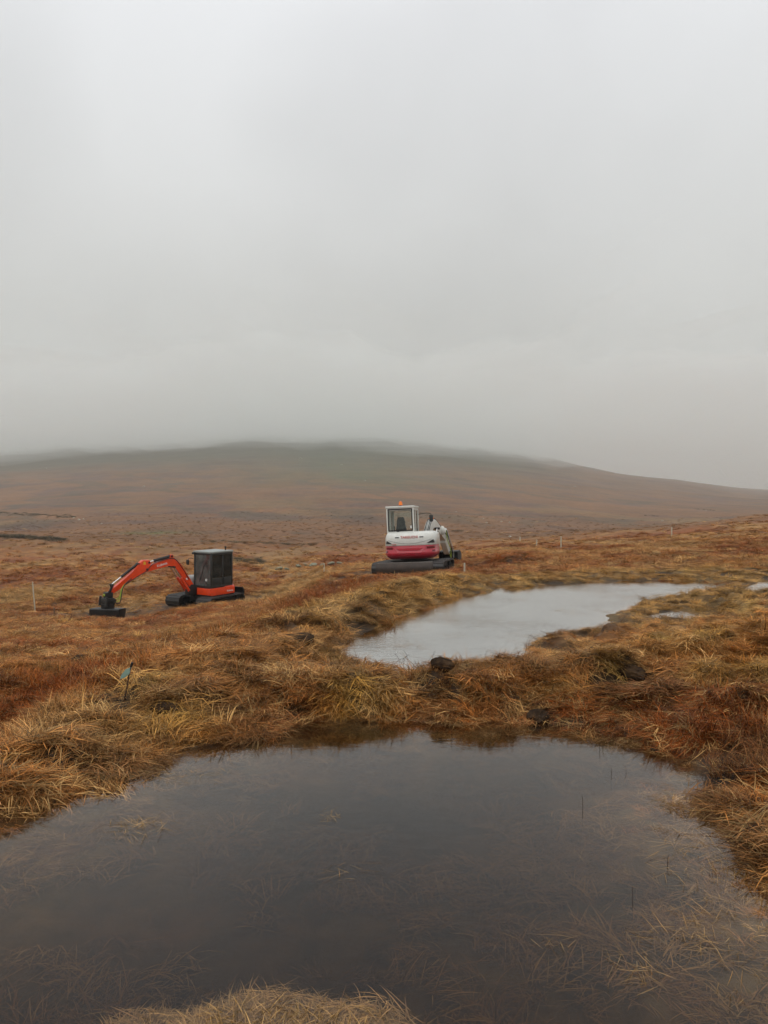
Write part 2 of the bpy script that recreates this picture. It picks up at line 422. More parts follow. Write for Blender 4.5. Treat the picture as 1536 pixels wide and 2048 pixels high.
def water_material(name, power, rip=1.0):
    m, n, l = new_mat(name)
    o = n.new('ShaderNodeOutputMaterial')
    gp = n.new('ShaderNodeNewGeometry')
    mp = n.new('ShaderNodeMapping'); mp.inputs['Scale'].default_value = (1.0, 2.6, 1)
    l.new(gp.outputs['Position'], mp.inputs['Vector'])
    n1 = n.new('ShaderNodeTexNoise'); n1.inputs['Scale'].default_value = 7; n1.inputs['Detail'].default_value = 4
    l.new(mp.outputs[0], n1.inputs['Vector'])
    n2 = n.new('ShaderNodeTexNoise'); n2.inputs['Scale'].default_value = .5; n2.inputs['Detail'].default_value = 2
    l.new(gp.outputs['Position'], n2.inputs['Vector'])
    gst = n.new('ShaderNodeMapRange'); gst.inputs[1].default_value = .4; gst.inputs[2].default_value = .65
    gst.inputs[3].default_value = .03 * rip; gst.inputs[4].default_value = .14 * rip; l.new(n2.outputs[0], gst.inputs[0])
    b = n.new('ShaderNodeBump'); b.inputs['Distance'].default_value = .012
    l.new(gst.outputs[0], b.inputs['Strength']); l.new(n1.outputs[0], b.inputs['Height'])
    lw = n.new('ShaderNodeLayerWeight'); lw.inputs['Blend'].default_value = .5; l.new(b.outputs[0], lw.inputs['Normal'])
    pw = n.new('ShaderNodeMath'); pw.operation = 'POWER'; pw.inputs[1].default_value = power; l.new(lw.outputs['Facing'], pw.inputs[0])
    fr = n.new('ShaderNodeMath'); fr.operation = 'MULTIPLY_ADD'; fr.inputs[1].default_value = .98; fr.inputs[2].default_value = .02; l.new(pw.outputs[0], fr.inputs[0])
    gl = n.new('ShaderNodeBsdfGlossy'); gl.inputs['Roughness'].default_value = .03; gl.inputs['Color'].default_value = (1, 1, 1, 1)
    l.new(b.outputs[0], gl.inputs['Normal'])
    tr = n.new('ShaderNodeBsdfTransparent'); tr.inputs['Color'].default_value = (.94, .92, .90, 1)
    ms = n.new('ShaderNodeMixShader'); l.new(fr.outputs[0], ms.inputs[0]); l.new(tr.outputs[0], ms.inputs[1]); l.new(gl.outputs[0], ms.inputs[2])
    l.new(ms.outputs[0], o.inputs['Surface'])
    va = n.new('ShaderNodeVolumeAbsorption'); va.inputs['Color'].default_value = (.50, .40, .20, 1); va.inputs['Density'].default_value = 4.6
    l.new(va.outputs[0], o.inputs['Volume'])
    return m

M_GROUND = ground_material()
M_BLADE = blade_material('dead_grass')
M_WATER = water_material('peat_water', 4.8)
M_WATER2 = water_material('bright_reflect_water', 2.0, 3.5)  # sky reflection raised above real water's, so the surface looks brighter

# ------------------------------------------------------------------ ground: one sheet from behind the photographer to the hill's top
def build_ground():
    ys = np.concatenate([np.linspace(-2.5, 1.0, 20)[:-1], 1.0 + (np.exp(np.linspace(0, math.log(1 + 3599 / 2.2), 860)) - 1) * 2.2])
    u = np.linspace(-1, 1, 561)
    ss = 0.75 * u + 0.35 * u ** 3
    S, Yg = np.meshgrid(ss, ys)
    Xg = S * (Yg + 4.5)
    X, Y = Xg.ravel(), Yg.ravel()
    z, s1, s2 = land(X, np.maximum(Y, 0.2))
    nr, nc = len(ys), len(ss)
    me = bpy.data.meshes.new('ground')
    co = np.stack([X, Y, z], 1).astype(np.float32)
    me.vertices.add(nr * nc); me.vertices.foreach_set('co', co.ravel())
    i = (np.arange(nr - 1)[:, None] * nc + np.arange(nc - 1)[None, :]).ravel()
    quads = np.stack([i, i + 1, i + nc + 1, i + nc], 1).astype(np.int32)
    me.loops.add(quads.size); me.loops.foreach_set('vertex_index', quads.ravel())
    me.polygons.add(len(quads)); me.polygons.foreach_set('loop_start', np.arange(0, quads.size, 4, dtype=np.int32))
    me.polygons.foreach_set('use_smooth', np.ones(len(quads), bool))
    me.update(calc_edges=True)
    c = moor_col(X, Y, s1, s2)
    near = 1 - sstep(25, 70, Y)
    peat = np.clip(0.55 + 1.3 * fbm(X / 0.6, Y / 0.6, 3, 81), 0.25, 0.95)
    c = mixc(c, C_PEAT * 1.0, near * peat)
    inp = np.minimum(s1, s2)
    c = mixc(c, C_PEAT * 2.0 + np.array([.060, .042, .008]), sstep(0.02, -0.15, inp) * (0.55 + 0.4 * np.clip(fbm(X / 0.4, Y / 0.4, 3, 83) + .4, 0, 1)))
    for (ex, ey, ez), rr in ((EXC_O, 2.4), (EXC_W, 2.6)):
        c = mixc(c, C_PEAT * 2.2, (1 - sstep(rr * .7, rr * 1.3, np.hypot(X - ex, Y - ey))) * np.clip(.7 + fbm(X * 1.5, Y * 1.5, 2, 87), 0, 1))
    dh = np.hypot((X - 3.55) / 1.25, (Y - 28.6) / 0.75)
    c = mixc(c, C_PEAT, 1 - sstep(1.0, 1.35, dh))
    ca = me.color_attributes.new('col', 'FLOAT_COLOR', 'POINT')
    ca.data.foreach_set('color', np.concatenate([c, np.ones((len(c), 1))], 1).astype(np.float32).ravel())
    me.materials.append(M_GROUND)
    o = link(bpy.data.objects.new('ground', me))
    tag(o, 'brown moorland ground rising to the hill in the cloud', 'moorland', kind='structure')
    return o
build_ground()

def water_sheet(name, poly, wz, grow, label, depth=0.9, mat=None):
    cx = sum(p[0] for p in poly) / len(poly); cy = sum(p[1] for p in poly) / len(poly)
    n = len(poly); pts = []
    for i in range(n):
        a, b, c = Vector(poly[i - 1]), Vector(poly[i]), Vector(poly[(i + 1) % n])
        d = (c - a); nrm = Vector((d.y, -d.x)).normalized()
        area = sum(poly[k][0] * poly[(k + 1) % n][1] - poly[(k + 1) % n][0] * poly[k][1] for k in range(n))
        if area < 0: nrm = -nrm
        pts.append(b + nrm * grow)
    v = [(p.x, p.y, wz) for p in pts] + [(p.x, p.y, wz - depth) for p in pts]
    f = [tuple(range(n)), tuple(range(2 * n - 1, n - 1, -1))] + [(i, i + n, (i + 1) % n + n, (i + 1) % n) for i in range(n)]
    if area < 0: f = [tuple(reversed(q)) for q in f]
    o = mesh_obj(name, v, f, mat or M_WATER)
    return tag(o, label, 'pool', kind='structure')
water_sheet('near_pool_water', POOL1, W1, 0.36, 'large dark peaty pool filling the foreground')
water_sheet('far_pool_water', POOL2, W2, 0.35, 'pale curving pool beyond the grassy bund', mat=M_WATER2)
for (pl, wz), lb in zip(PUDDLES, ('small puddle on the wet spit beside the pale pool', 'shallow puddle past the end of the pale pool')):
    water_sheet('puddle_water', pl, wz, 0.05, lb, 0.3, M_WATER2)

# ------------------------------------------------------------------ grass: tufts of real blades, scattered by geometry nodes
def blade(V, Fc, Cc, base, az, length, e0, e1, w, nseg=4, zmin=0.004, twist=0.0):
    x, y, z = base
    b1, b2 = random.random(), random.random()
    wv = Vector((-math.sin(az), math.cos(az), 0))
    prev = None
    for k in range(nseg + 1):
        t = k / nseg
        el = e0 + (e1 - e0) * t
        ww = w * (1 - 0.85 * t ** 1.5) * (0.7 + 0.6 * min(1, 3 * t)) * .5
        tw = twist * t
        side = wv * math.cos(tw) + Vector((0, 0, math.sin(tw)))
        c = Vector((x, y, z)); i = len(V)
        if k < nseg:
            V += [c - side * ww, c + side * ww]; Cc += [(b1, b2, t, 1)] * 2
            if prev is not None: Fc.append((prev, prev + 1, i + 1, i))
            prev = i
        else:
            V.append(c); Cc.append((b1, b2, t, 1)); Fc.append((prev, prev + 1, i))
        st = length / nseg
        az2 = az + twist * 0.3 * t
        x += math.cos(az2) * math.cos(el) * st; y += math.sin(az2) * math.cos(el) * st
        z = max(zmin, z + math.sin(el) * st)

def proto(name, gen, mat):
    V, Fc, Cc = [], [], []
    gen(V, Fc, Cc)
    me = bpy.data.meshes.new(name); me.from_pydata([tuple(v) for v in V], [], Fc)
    ca = me.color_attributes.new('bl', 'FLOAT_COLOR', 'POINT')
    ca.data.foreach_set('color', np.array(Cc, np.float32).ravel())
    me.materials.append(mat); me.update()
    return bpy.data.objects.new(name, me)

U = random.uniform
def g_drape(nb, rad, l0, l1, w):
    def g(V, Fc, Cc):
        for _ in range(nb):
            a = U(0, 6.283); r = rad * math.sqrt(random.random())
            az = (random.gauss(0, .85) if nb < 70 else a + U(-.9, .9))
            blade(V, Fc, Cc, (r * math.cos(a) - .03, r * math.sin(a), 0), az, U(l0, l1), R(U(35, 80)), R(U(-75, -10)), w * U(.6, 1.3), 5, .006, U(-.9, .9))
    return g
def g_mat(nb, rad, l0, l1, w, spread=50):
    def g(V, Fc, Cc):
        for _ in range(nb):
            a = U(0, 6.283); r = rad * math.sqrt(random.random())
            blade(V, Fc, Cc, (r * math.cos(a) - .08, r * math.sin(a), U(0, .03)), R(random.gauss(0, spread)), U(l0, l1), R(U(5, 45)), R(U(-45, 5)), w * U(.6, 1.3), 4, .006, U(-1.2, 1.2))
    return g
def g_up(nb, rad, l0, l1, w):
    def g(V, Fc, Cc):
        for _ in range(nb):
            a = U(0, 6.283); r = rad * math.sqrt(random.random())
            blade(V, Fc, Cc, (r * math.cos(a), r * math.sin(a), 0), U(0, 6.283), U(l0, l1), R(U(68, 90)), R(U(-20, 60)), w * U(.6, 1.3), 4, .006, U(-.6, .6))
    return g
def g_short(nb, rad, l0, l1, w):
    def g(V, Fc, Cc):
        for _ in range(nb):
            a = U(0, 6.283); r = rad * math.sqrt(random.random())
            blade(V, Fc, Cc, (r * math.cos(a), r * math.sin(a), 0), U(0, 6.283), U(l0, l1), R(U(20, 80)), R(U(-60, 30)), w * U(.6, 1.3), 2, .003, U(-1, 1))
    return g
def g_flat(nb, rad, l0, l1, w):
    def g(V, Fc, Cc):
        for _ in range(nb):
            a = U(0, 6.283); r = rad * math.sqrt(random.random())
            blade(V, Fc, Cc, (r * math.cos(a), r * math.sin(a), U(.002, .012)), random.gauss(0, .8) + (math.pi if random.random() < .3 else 0), U(l0, l1), R(U(-3, 6)), R(U(-6, 4)), w * U(.6, 1.3), 3, .002, U(-.4, .4))
    return g

def coll(name, objs):
    c = bpy.data.collections.new(name)
    for o in objs: c.objects.link(o)
    return c

random.seed(5)
TUFTS = coll('tuft_kinds',
    [proto('tuft_a%d' % i, g_drape(60, .11, .10, .26, .0050), M_BLADE) for i in range(4)] +          # 0-3 drooping
    [proto('tuft_b%d' % i, g_mat(64, .13, .10, .27, .0052), M_BLADE) for i in range(4)] +            # 4-7 flattened
    [proto('tuft_c%d' % i, g_up(50, .09, .10, .25, .0042), M_BLADE) for i in range(3)] +             # 8-10 upright
    [proto('tuft_d%d' % i, g_short(110, .12, .03, .09, .0045), M_BLADE) for i in range(2)] +         # 11-12 short, mossy
    [proto('tuft_e%d' % i, g_drape(80, .30, .25, .55, .024), M_BLADE) for i in range(3)] +          # 13-15 big tussock, seen from afar
    [proto('tuft_f%d' % i, g_flat(14, .13, .05, .20, .0022), M_BLADE) for i in range(3)])            # 16-18 loose floating straws

def scatter(name, pts, rot, scl, idx, tint, collection, label, cat):
    me = bpy.data.meshes.new(name)
    n = len(pts)
    me.vertices.add(n); me.vertices.foreach_set('co', np.asarray(pts, np.float32).ravel())
    a = me.attributes.new('rot', 'FLOAT_VECTOR', 'POINT'); a.data.foreach_set('vector', np.asarray(rot, np.float32).ravel())
    a = me.attributes.new('scl', 'FLOAT_VECTOR', 'POINT'); a.data.foreach_set('vector', np.asarray(scl, np.float32).ravel())
    a = me.attributes.new('idx', 'INT', 'POINT'); a.data.foreach_set('value', np.asarray(idx, np.int32))
    a = me.attributes.new('tint', 'FLOAT_COLOR', 'POINT')
    a.data.foreach_set('color', np.concatenate([tint, np.ones((n, 1))], 1).astype(np.float32).ravel())
    me.materials.append(M_BLADE)
    o = link(bpy.data.objects.new(name, me))
    ng = bpy.data.node_groups.new(name + '_scatter', 'GeometryNodeTree')
    ng.interface.new_socket('Geometry', in_out='INPUT', socket_type='NodeSocketGeometry')
    ng.interface.new_socket('Geometry', in_out='OUTPUT', socket_type='NodeSocketGeometry')
    nn, nl = ng.nodes, ng.links
    gi, go = nn.new('NodeGroupInput'), nn.new('NodeGroupOutput')
    ci = nn.new('GeometryNodeCollectionInfo'); ci.inputs['Collection'].default_value = collection
    ci.inputs['Separate Children'].default_value = True; ci.inputs['Reset Children'].default_value = True
    ip = nn.new('GeometryNodeInstanceOnPoints'); ip.inputs['Pick Instance'].default_value = True
    def na(nm, ty):
        q = nn.new('GeometryNodeInputNamedAttribute'); q.data_type = ty; q.inputs['Name'].default_value = nm; return q.outputs['Attribute']
    nl.new(gi.outputs[0], ip.inputs['Points']); nl.new(ci.outputs[0], ip.inputs['Instance'])
    nl.new(na('idx', 'INT'), ip.inputs['Instance Index'])
    e2r = nn.new('FunctionNodeEulerToRotation'); nl.new(na('rot', 'FLOAT_VECTOR'), e2r.inputs[0])
    nl.new(e2r.outputs[0], ip.inputs['Rotation'])
    nl.new(na('scl', 'FLOAT_VECTOR'), ip.inputs['Scale'])
    nl.new(ip.outputs[0], go.inputs[0])
    md = o.modifiers.new('scatter', 'NODES'); md.node_group = ng
    return tag(o, label, cat, kind='stuff')

def grad(X, Y, e=0.12):
    zx = (land(X + e, Y)[0] - land(X - e, Y)[0]) / (2 * e)
    zy = (land(X, Y + e)[0] - land(X, Y - e)[0]) / (2 * e)
    return zx, zy

def fan(n, y0, y1, side=0.62, marg=1.6, power=1.0):
    t = rng.random(n)
    Y = np.sqrt(y0 ** 2 + t * (y1 ** 2 - y0 ** 2)) if power == 1.0 else y0 * (y1 / y0) ** t
    X = (rng.random(n) * 2 - 1) * (side * Y + marg)
    return X, Y

def build_grass():
    PT, RO, SL, IX, TI = [], [], [], [], []
    zones = [  # count, y0, y1, scale lo, scale hi, big
        (42000, 1.5, 9.0, .55, 1.15, 0), (34000, 9.0, 22.0, .85, 1.5, 0), (26000, 22.0, 45.0, 1.1, 2.0, 0),
        (9000, 24.0, 70.0, .40, .85, 1), (11000, 70.0, 300.0, .6, 1.3, 1)]
    for (n, y0, y1, a, b, big) in zones:
        X, Y = fan(n, y0, y1, .60, 1.8)
        z, s1, s2 = land(X, Y)
        sd = np.minimum(s1, s2)
        zx, zy = grad(X, Y)
        marsh = (X > 1.0) & (Y < 5.0)
        lim = np.where(marsh, -0.35, -0.09)
        pb = fbm(X / 0.6, Y / 0.6, 3, 81)
        lim = np.where((s2 < s1) & (((X > 2.6) & (fbm(X / .9, Y / .9, 2, 99) > .12)) | (fbm(X / .7, Y / .7, 2, 98) > .3)), -0.7, lim)
        pb = pb + .07 * (1 - sstep(.8, 1.6, sd))
        ok = (sd > lim) & ((rng.random(len(X)) < 0.86 - 1.7 * np.clip(pb - .02, 0, .5)) | (Y > 40))
        ok &= ~((sd < 0.02) & (rng.random(len(X)) > np.where(marsh, .45, .8)))
        ok &= ~((np.abs(X - FLAG[0] - .03) < .13) & (Y < FLAG[1] + .15) & (Y > FLAG[1] - .75) & (rng.random(len(X)) < .7))
        for pl, wz in PUDDLES: ok &= poly_sd(X, Y, pl) > 0.05
        if y0 < 60:
            for (ex, ey, ez), rr in ((EXC_O, 2.1), (EXC_W, 2.0), ((-11.52, 32.1, 0), .75)):
                d = np.hypot(X - ex, Y - ey); ok &= (d > rr) | ((rng.random(len(X)) < 0.10) & (not big))
            ok &= np.hypot((X - 3.55) / 1.25, (Y - 28.6) / 0.75) > 1.02
        if y0 >= 70: ok &= rng.random(len(X)) < .15 + .85 * (1 - sstep(110, 290, Y))
        X, Y, z, s1, s2, zx, zy, sd = [q[ok] for q in (X, Y, z, s1, s2, zx, zy, sd)]
        m = len(X)
        c = moor_col(X, Y, s1, s2)
        redness = np.exp(-(line_d(X, Y, RED_LINE) / (0.6 + 0.03 * Y)) ** 2) + np.exp(-(np.hypot(X - 2.45, Y - 4.75) / 0.55) ** 2)
        r = rng.random(m)
        kind = fbm(X / 1.0, Y / 1.0, 2, 91)
        ix = np.where(r < .30 + .6 * kind, rng.integers(0, 4, m), rng.integers(4, 8, m))
        ix = np.where((redness > .35) & (r < .75), rng.integers(8, 11, m), ix)
        ix = np.where((r > .93), rng.integers(8, 11, m), ix)
        ms = fbm(X / 0.8 + 9, Y / 0.8, 2, 67)
        ix = np.where((ms > .2) & (rng.random(m) < .55) & (Y < 30), rng.integers(11, 13, m), ix)
        if big: ix = rng.integers(13, 16, m)
        sc = rng.uniform(a, b, m) * np.where((X > .8) & (Y < 5) & (sd < .12), .6, 1.0) * np.where(sd < .1, .75, 1.0)
        sc = np.where(s2 < -.05, sc * .7, sc)
        sc = sc * np.where((X > 1.4) & (Y > 7.2) & (Y < 20) & (s2 < 2.6), .6, 1.0)
        for (ex, ey, ez) in (EXC_O, EXC_W, (-11.52, 32.1, 0)): sc = sc * (.45 + .55 * sstep(1.5, 4.5, np.hypot(X - ex, Y - ey)))
        # blades lie down the slope, with a good deal of disorder
        down = np.arctan2(-zy, -zx) + 3.0 * fbm(X / .8, Y / .8, 2, 95) + rng.normal(0, .45, m)
        flat = rng.random(m) < .18
        down = np.where(flat, rng.random(m) * 6.283, down)
        tilt = np.clip(np.hypot(zx, zy), 0, .7) * .8
        sa = np.arctan2(-zy, -zx)
        # euler: tilt about the horizontal axis across the slope, then yaw
        rx = -np.sin(sa - down) * tilt * -1; ry = np.cos(sa - down) * tilt
        RO.append(np.stack([rx, ry, down], 1))
        PT.append(np.stack([X, Y, z - 0.01], 1)); SL.append(np.stack([sc, sc, sc * rng.uniform(.3, .85, m)], 1))
        IX.append(ix)
        far_ = sstep(18, 50, Y)
        br = (1 + rng.uniform(-.62, .5, m) * (1 - .55 * far_))[:, None]
        pale = (rng.random(m) < .15 * (1 - .75 * far_) * (1 - .8 * np.clip(redness, 0, 1)))[:, None]
        TI.append(np.where(pale, C_STRAW * .80 + c * .15, c) * br * np.where(Y < 12, 1.4, 1.3)[:, None])
    scatter('moor_grass', np.concatenate(PT), np.concatenate(RO), np.concatenate(SL), np.concatenate(IX), np.concatenate(TI), TUFTS,
            'matted russet and straw coloured dead grass covering the moor and bunds', 'grass')

def build_water_grass():
    # drowned grass on the pool beds
    n = 6400
    X, Y = fan(n, 1.6, 7.0, .58, .8)
    X2, Y2 = fan(2600, 7.0, 19.0, .55, .5)
    X, Y = np.concatenate([X, X2]), np.concatenate([Y, Y2])
    z, s1, s2 = land(X, Y)
    sd = np.minimum(s1, s2)
    ok = (sd < 0.02) & (rng.random(len(X)) < 0.40 + 1.0 * fbm(X / .7, Y / .7, 2, 97) + .25 * sstep(-.7, 0, sd) + .55 * ((X > .5) & (Y < 4)))
    X, Y, z, s1, sd = [q[ok] for q in (X, Y, z, s1, sd)]
    m = len(X)
    ix = np.where(rng.random(m) < .55, rng.integers(4, 8, m), rng.integers(16, 19, m))
    sc = rng.uniform(.35, .85, m)
    szz = np.where(s1 < 0, np.clip((0.0 - z) / .25, .15, 1.0), .3)
    t = mixc(np.tile(C_STRAW * .7, (m, 1)), C_BRN, rng.random(m) ** .6)
    scatter('drowned_grass', np.stack([X, Y, z], 1), np.stack([np.zeros(m), np.zeros(m), rng.random(m) * 6.283], 1),
            np.stack([sc, sc, sc * szz], 1), ix, t, TUFTS, 'drowned straw lying on the beds of the pools', 'grass')
    # tussock at the bottom edge, breaking the surface
    n = 520
    X = -0.36 + rng.normal(0, .36, n); Y = 2.36 + rng.normal(0, .12, n)
    z, s1, _ = land(X, Y)
    ok = z > -0.10
    X, Y, z = X[ok], Y[ok], z[ok]; m = len(X)
    ix = np.where(rng.random(m) < .75, rng.integers(4, 8, m), rng.integers(0, 4, m)); sc = rng.uniform(.25, .60, m)
    t = mixc(np.tile(C_STRAW * 1.0, (m, 1)), C_BRN * .9, rng.random(m) * .8) * rng.uniform(.3, 1.35, m)[:, None]
    scatter('half_drowned_tussock', np.stack([X, Y, z - .01], 1), np.stack([np.zeros(m), np.zeros(m), rng.random(m) * 6.283], 1),
            np.stack([sc, sc, sc * rng.uniform(.2, .7, m)], 1), ix, t, TUFTS, 'half drowned straw tussock breaking the surface at the bottom edge', 'grass')
    # straw afloat: two rafts, the right-hand margin and stray stalks
    XY = []
    for (px, py, k, sx, sy) in ((262, 1652, 6, .05, .03), (655, 1638, 2, .08, .02), (1340, 1860, 6, .22, .12), (1440, 1720, 12, .08, .25), (1500, 1900, 14, .12, .2),
                                (1370, 1600, 12, .08, .15), (1300, 1492, 12, .25, .05), (1000, 1466, 9, .6, .03), (300, 1548, 12, .35, .06), (1150, 1905, 2, .2, .1), (560, 1780, 1, .5, .2)):
        cx, cy = P(px, py, 0)
        for _ in range(k): XY.append((cx + random.gauss(0, sx), cy + random.gauss(0, sy), W1))
    for (px, py, k, sx, sy) in ((830, 1240, 20, .8, .5), (1180, 1222, 16, .5, .25), (1320, 1195, 26, .8, .3), (1090, 1275, 14, .3, .2), (1400, 1172, 20, .6, .3), (740, 1285, 14, .3, .4)):
        cx, cy = P(px, py, W2)
        for _ in range(k): XY.append((cx + random.gauss(0, sx), cy + random.gauss(0, sy), W2))
    A = np.array(XY)
    z, s1, s2 = land(A[:, 0], A[:, 1])
    ok = np.where(A[:, 2] == W1, s1, s2) < .05
    A = A[ok]; m = len(A)
    sc = rng.uniform(.5, 1.1, m)
    t = mixc(np.tile(C_STRAW, (m, 1)), C_BRN, rng.random(m) * .8)
    scatter('floating_straw', A + np.array([0, 0, .001]), np.stack([np.zeros(m), np.zeros(m), rng.random(m) * 6.283], 1),
            np.stack([sc, sc, sc], 1), rng.integers(16, 19, m), t, TUFTS, 'loose pale straws floating on the pools', 'straw')
build_grass()
build_water_grass()

# ------------------------------------------------------------------ mesh tools for the machines and small things
def bm_box(bm, c, s, bev=0.0, M=None, seg=2):
    r = bmesh.ops.create_cube(bm, size=1.0, matrix=Matrix.Translation(c) @ (M if M else Matrix()) @ Matrix.Diagonal((*s, 1)))
    vs = r['verts']
    if bev > 0:
        es = list({e for v in vs for e in v.link_edges})
        bmesh.ops.bevel(bm, geom=es, offset=bev, segments=seg, profile=.6, affect='EDGES', clamp_overlap=True)

def bm_prism(bm, prof, w0, w1, fmap, bev=0.0):
    """polygon (a, b) carried from w0 to w1; fmap(a, w, b) gives the place"""
    n = len(prof)
    A = [bm.verts.new(fmap(a, w0, b)) for a, b in prof]; B = [bm.verts.new(fmap(a, w1, b)) for a, b in prof]
    fs = [bm.faces.new(A), bm.faces.new(list(reversed(B)))]
    fs += [bm.faces.new((A[(i + 1) % n], A[i], B[i], B[(i + 1) % n])) for i in range(n)]
    if bev > 0:
        es = list({e for f in fs[:2] for e in f.edges})
        bmesh.ops.bevel(bm, geom=es, offset=bev, segments=2, profile=.6, affect='EDGES', clamp_overlap=True)

def bm_cyl(bm, p0, p1, r, seg=14, r2=None):
    p0, p1 = Vector(p0), Vector(p1); d = p1 - p0
    q = Vector((0, 0, 1)).rotation_difference(d.normalized()).to_matrix().to_4x4()
    bmesh.ops.create_cone(bm, cap_ends=True, segments=seg, radius1=r, radius2=r if r2 is None else r2, depth=d.length,
                          matrix=Matrix.Translation((p0 + p1) / 2) @ q)

def bm_tube(bm, pts, r, seg=8, sub=4):
    P_ = [Vector(p) for p in pts]; Q = []
    for i in range(len(P_) - 1):
        a, b, c, d = P_[max(i - 1, 0)], P_[i], P_[i + 1], P_[min(i + 2, len(P_) - 1)]
        for k in range(sub):
            Q.append(_cr(a, b, c, d, k / sub))
    Q.append(P_[-1])
    rings = []
    for i, q in enumerate(Q):
        t = (Q[min(i + 1, len(Q) - 1)] - Q[max(i - 1, 0)]).normalized()
        s = t.cross(Vector((.13, .21, 1))).normalized(); u = s.cross(t)
        rings.append([bm.verts.new(q + (s * math.cos(2 * math.pi * k / seg) + u * math.sin(2 * math.pi * k / seg)) * r) for k in range(seg)])
    for a, b in zip(rings[:-1], rings[1:]):
        for k in range(seg): bm.faces.new((a[k], a[(k + 1) % seg], b[(k + 1) % seg], b[k]))
    bm.faces.new(list(reversed(rings[0]))); bm.faces.new(rings[-1])

def part(name, parent, mat, fn, smooth=0.6, label=None):
    bm = bmesh.new(); fn(bm)
    bmesh.ops.recalc_face_normals(bm, faces=bm.faces[:])
    me = bpy.data.meshes.new(name); bm.to_mesh(me); bm.free()
    me.materials.append(mat)
    if smooth:
        me.polygons.foreach_set('use_smooth', [True] * len(me.polygons))
        me.set_sharp_from_angle(angle=smooth)
    o = link(bpy.data.objects.new(name, me), parent)
    if label: o['label'] = label
    return o

def parts(name, parent, mat, fns, **kw):
    return [part(name, parent, mat, f, **kw) for f in fns]

def empty(name, loc, rot=(0, 0, 0)):
    o = bpy.data.objects.new(name, None); o.empty_display_size = .3
    COL.objects.link(o); o.location = loc; o.rotation_euler = rot
    return o

def lettering(parent, text, size, origin, right, up, mat, depth=.004, stretch=1.0, shear=0.0):
    cu = bpy.data.curves.new('lettering', 'FONT'); cu.body = text; cu.size = size; cu.align_x = 'CENTER'; cu.align_y = 'CENTER'
    cu.extrude = depth; cu.offset = size * .012; cu.shear = shear; cu.space_character = 1.05
    cu.materials.append(mat)
    tmp = bpy.data.objects.new('lettering', cu)
    me = bpy.data.meshes.new_from_object(tmp); me.name = 'lettering'
    bpy.data.objects.remove(tmp)
    if not me.materials: me.materials.append(mat)
    o = link(bpy.data.objects.new('lettering', me), parent)
    r = Vector(right).normalized(); n = r.cross(Vector(up)).normalized(); u = n.cross(r)
    M = Matrix((( r.x, u.x, n.x, origin[0]), (r.y, u.y, n.y, origin[1]), (r.z, u.z, n.z, origin[2]), (0, 0, 0, 1)))
    o.matrix_local = M @ Matrix.Diagonal((stretch, 1, 1, 1))
    return o

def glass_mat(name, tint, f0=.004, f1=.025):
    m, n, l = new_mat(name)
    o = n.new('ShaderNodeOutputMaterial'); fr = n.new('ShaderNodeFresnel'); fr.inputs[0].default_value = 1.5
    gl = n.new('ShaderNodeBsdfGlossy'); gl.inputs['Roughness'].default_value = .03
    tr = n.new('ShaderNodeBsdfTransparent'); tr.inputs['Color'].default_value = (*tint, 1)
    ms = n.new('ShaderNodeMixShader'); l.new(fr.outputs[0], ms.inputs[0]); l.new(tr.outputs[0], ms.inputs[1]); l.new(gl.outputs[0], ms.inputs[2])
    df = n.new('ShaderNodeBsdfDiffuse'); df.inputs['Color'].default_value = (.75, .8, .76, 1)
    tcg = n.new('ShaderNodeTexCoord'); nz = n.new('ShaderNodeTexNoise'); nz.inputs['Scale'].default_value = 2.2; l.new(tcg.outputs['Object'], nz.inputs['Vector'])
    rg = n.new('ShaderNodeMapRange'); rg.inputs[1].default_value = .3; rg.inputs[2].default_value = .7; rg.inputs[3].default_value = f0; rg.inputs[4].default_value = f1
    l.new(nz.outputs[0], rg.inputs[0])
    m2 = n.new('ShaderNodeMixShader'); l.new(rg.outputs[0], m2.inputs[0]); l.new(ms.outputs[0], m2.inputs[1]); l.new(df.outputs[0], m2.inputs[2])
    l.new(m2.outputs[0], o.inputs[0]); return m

M_ORANGE = pbr('orange_paint', (.82, .060, .008), .35, 0, .10, 5, .22, coat=.3)
M_WHITE = pbr('white_paint', (.66, .66, .61), .35, 0, .06, 4, .16, (.22, .16, .10), coat=.3)
M_CRIMSON = pbr('crimson_paint', (.46, .022, .040), .38, 0, .10, 4, .16, coat=.3)
M_CHAR = pbr('charcoal_paint', (.022, .023, .022), .45, 0, .2, 6, .25)
M_BLACK = pbr('black_steel', (.016, .016, .017), .5, .3, .3, 8, .35)
M_RUBBER = pbr('muddy_track_steel', (.034, .031, .029), .55, .2, .35, 9, .45, (.05, .034, .022), bump=.3)
M_MUD = pbr('muddy_blade_steel', (.050, .036, .028), .6, .1, .35, 5, .6, (.06, .035, .024))
M_ROOF = pbr('pale_cab_roof', (.26, .285, .27), .35, 0, .08, 3, .1)  # pale grey-green puts the sky's reflection into the roof colour
M_GREY = pbr('grey_plastic', (.30, .31, .30), .45, 0, .1, 5, .2)
M_CHROME = pbr('chrome_rod', (.75, .75, .73), .18, 1.0, .05, 5)
M_HOSE = pbr('black_hose', (.018, .018, .018), .55, 0, .1, 5)
M_LIME = pbr('lime_hose', (.34, .46, .05), .45, 0, .1, 5, .15)
M_SEAT = pbr('seat_vinyl', (.035, .036, .038), .6, 0, .1, 5)
M_STICK = pbr('yellow_sticker', (.75, .45, .03), .5, 0, .05, 5)
M_LETW = pbr('white_lettering', (.75, .75, .72), .5, 0, .03, 5)
M_LETR = pbr('red_lettering', (.50, .05, .04), .5, 0, .05, 5)
M_BEACON = pbr('orange_beacon_lens', (.85, .20, .03), .25, 0, .05, 5)
M_GLASS = glass_mat('cab_glass', (.95, .97, .95))
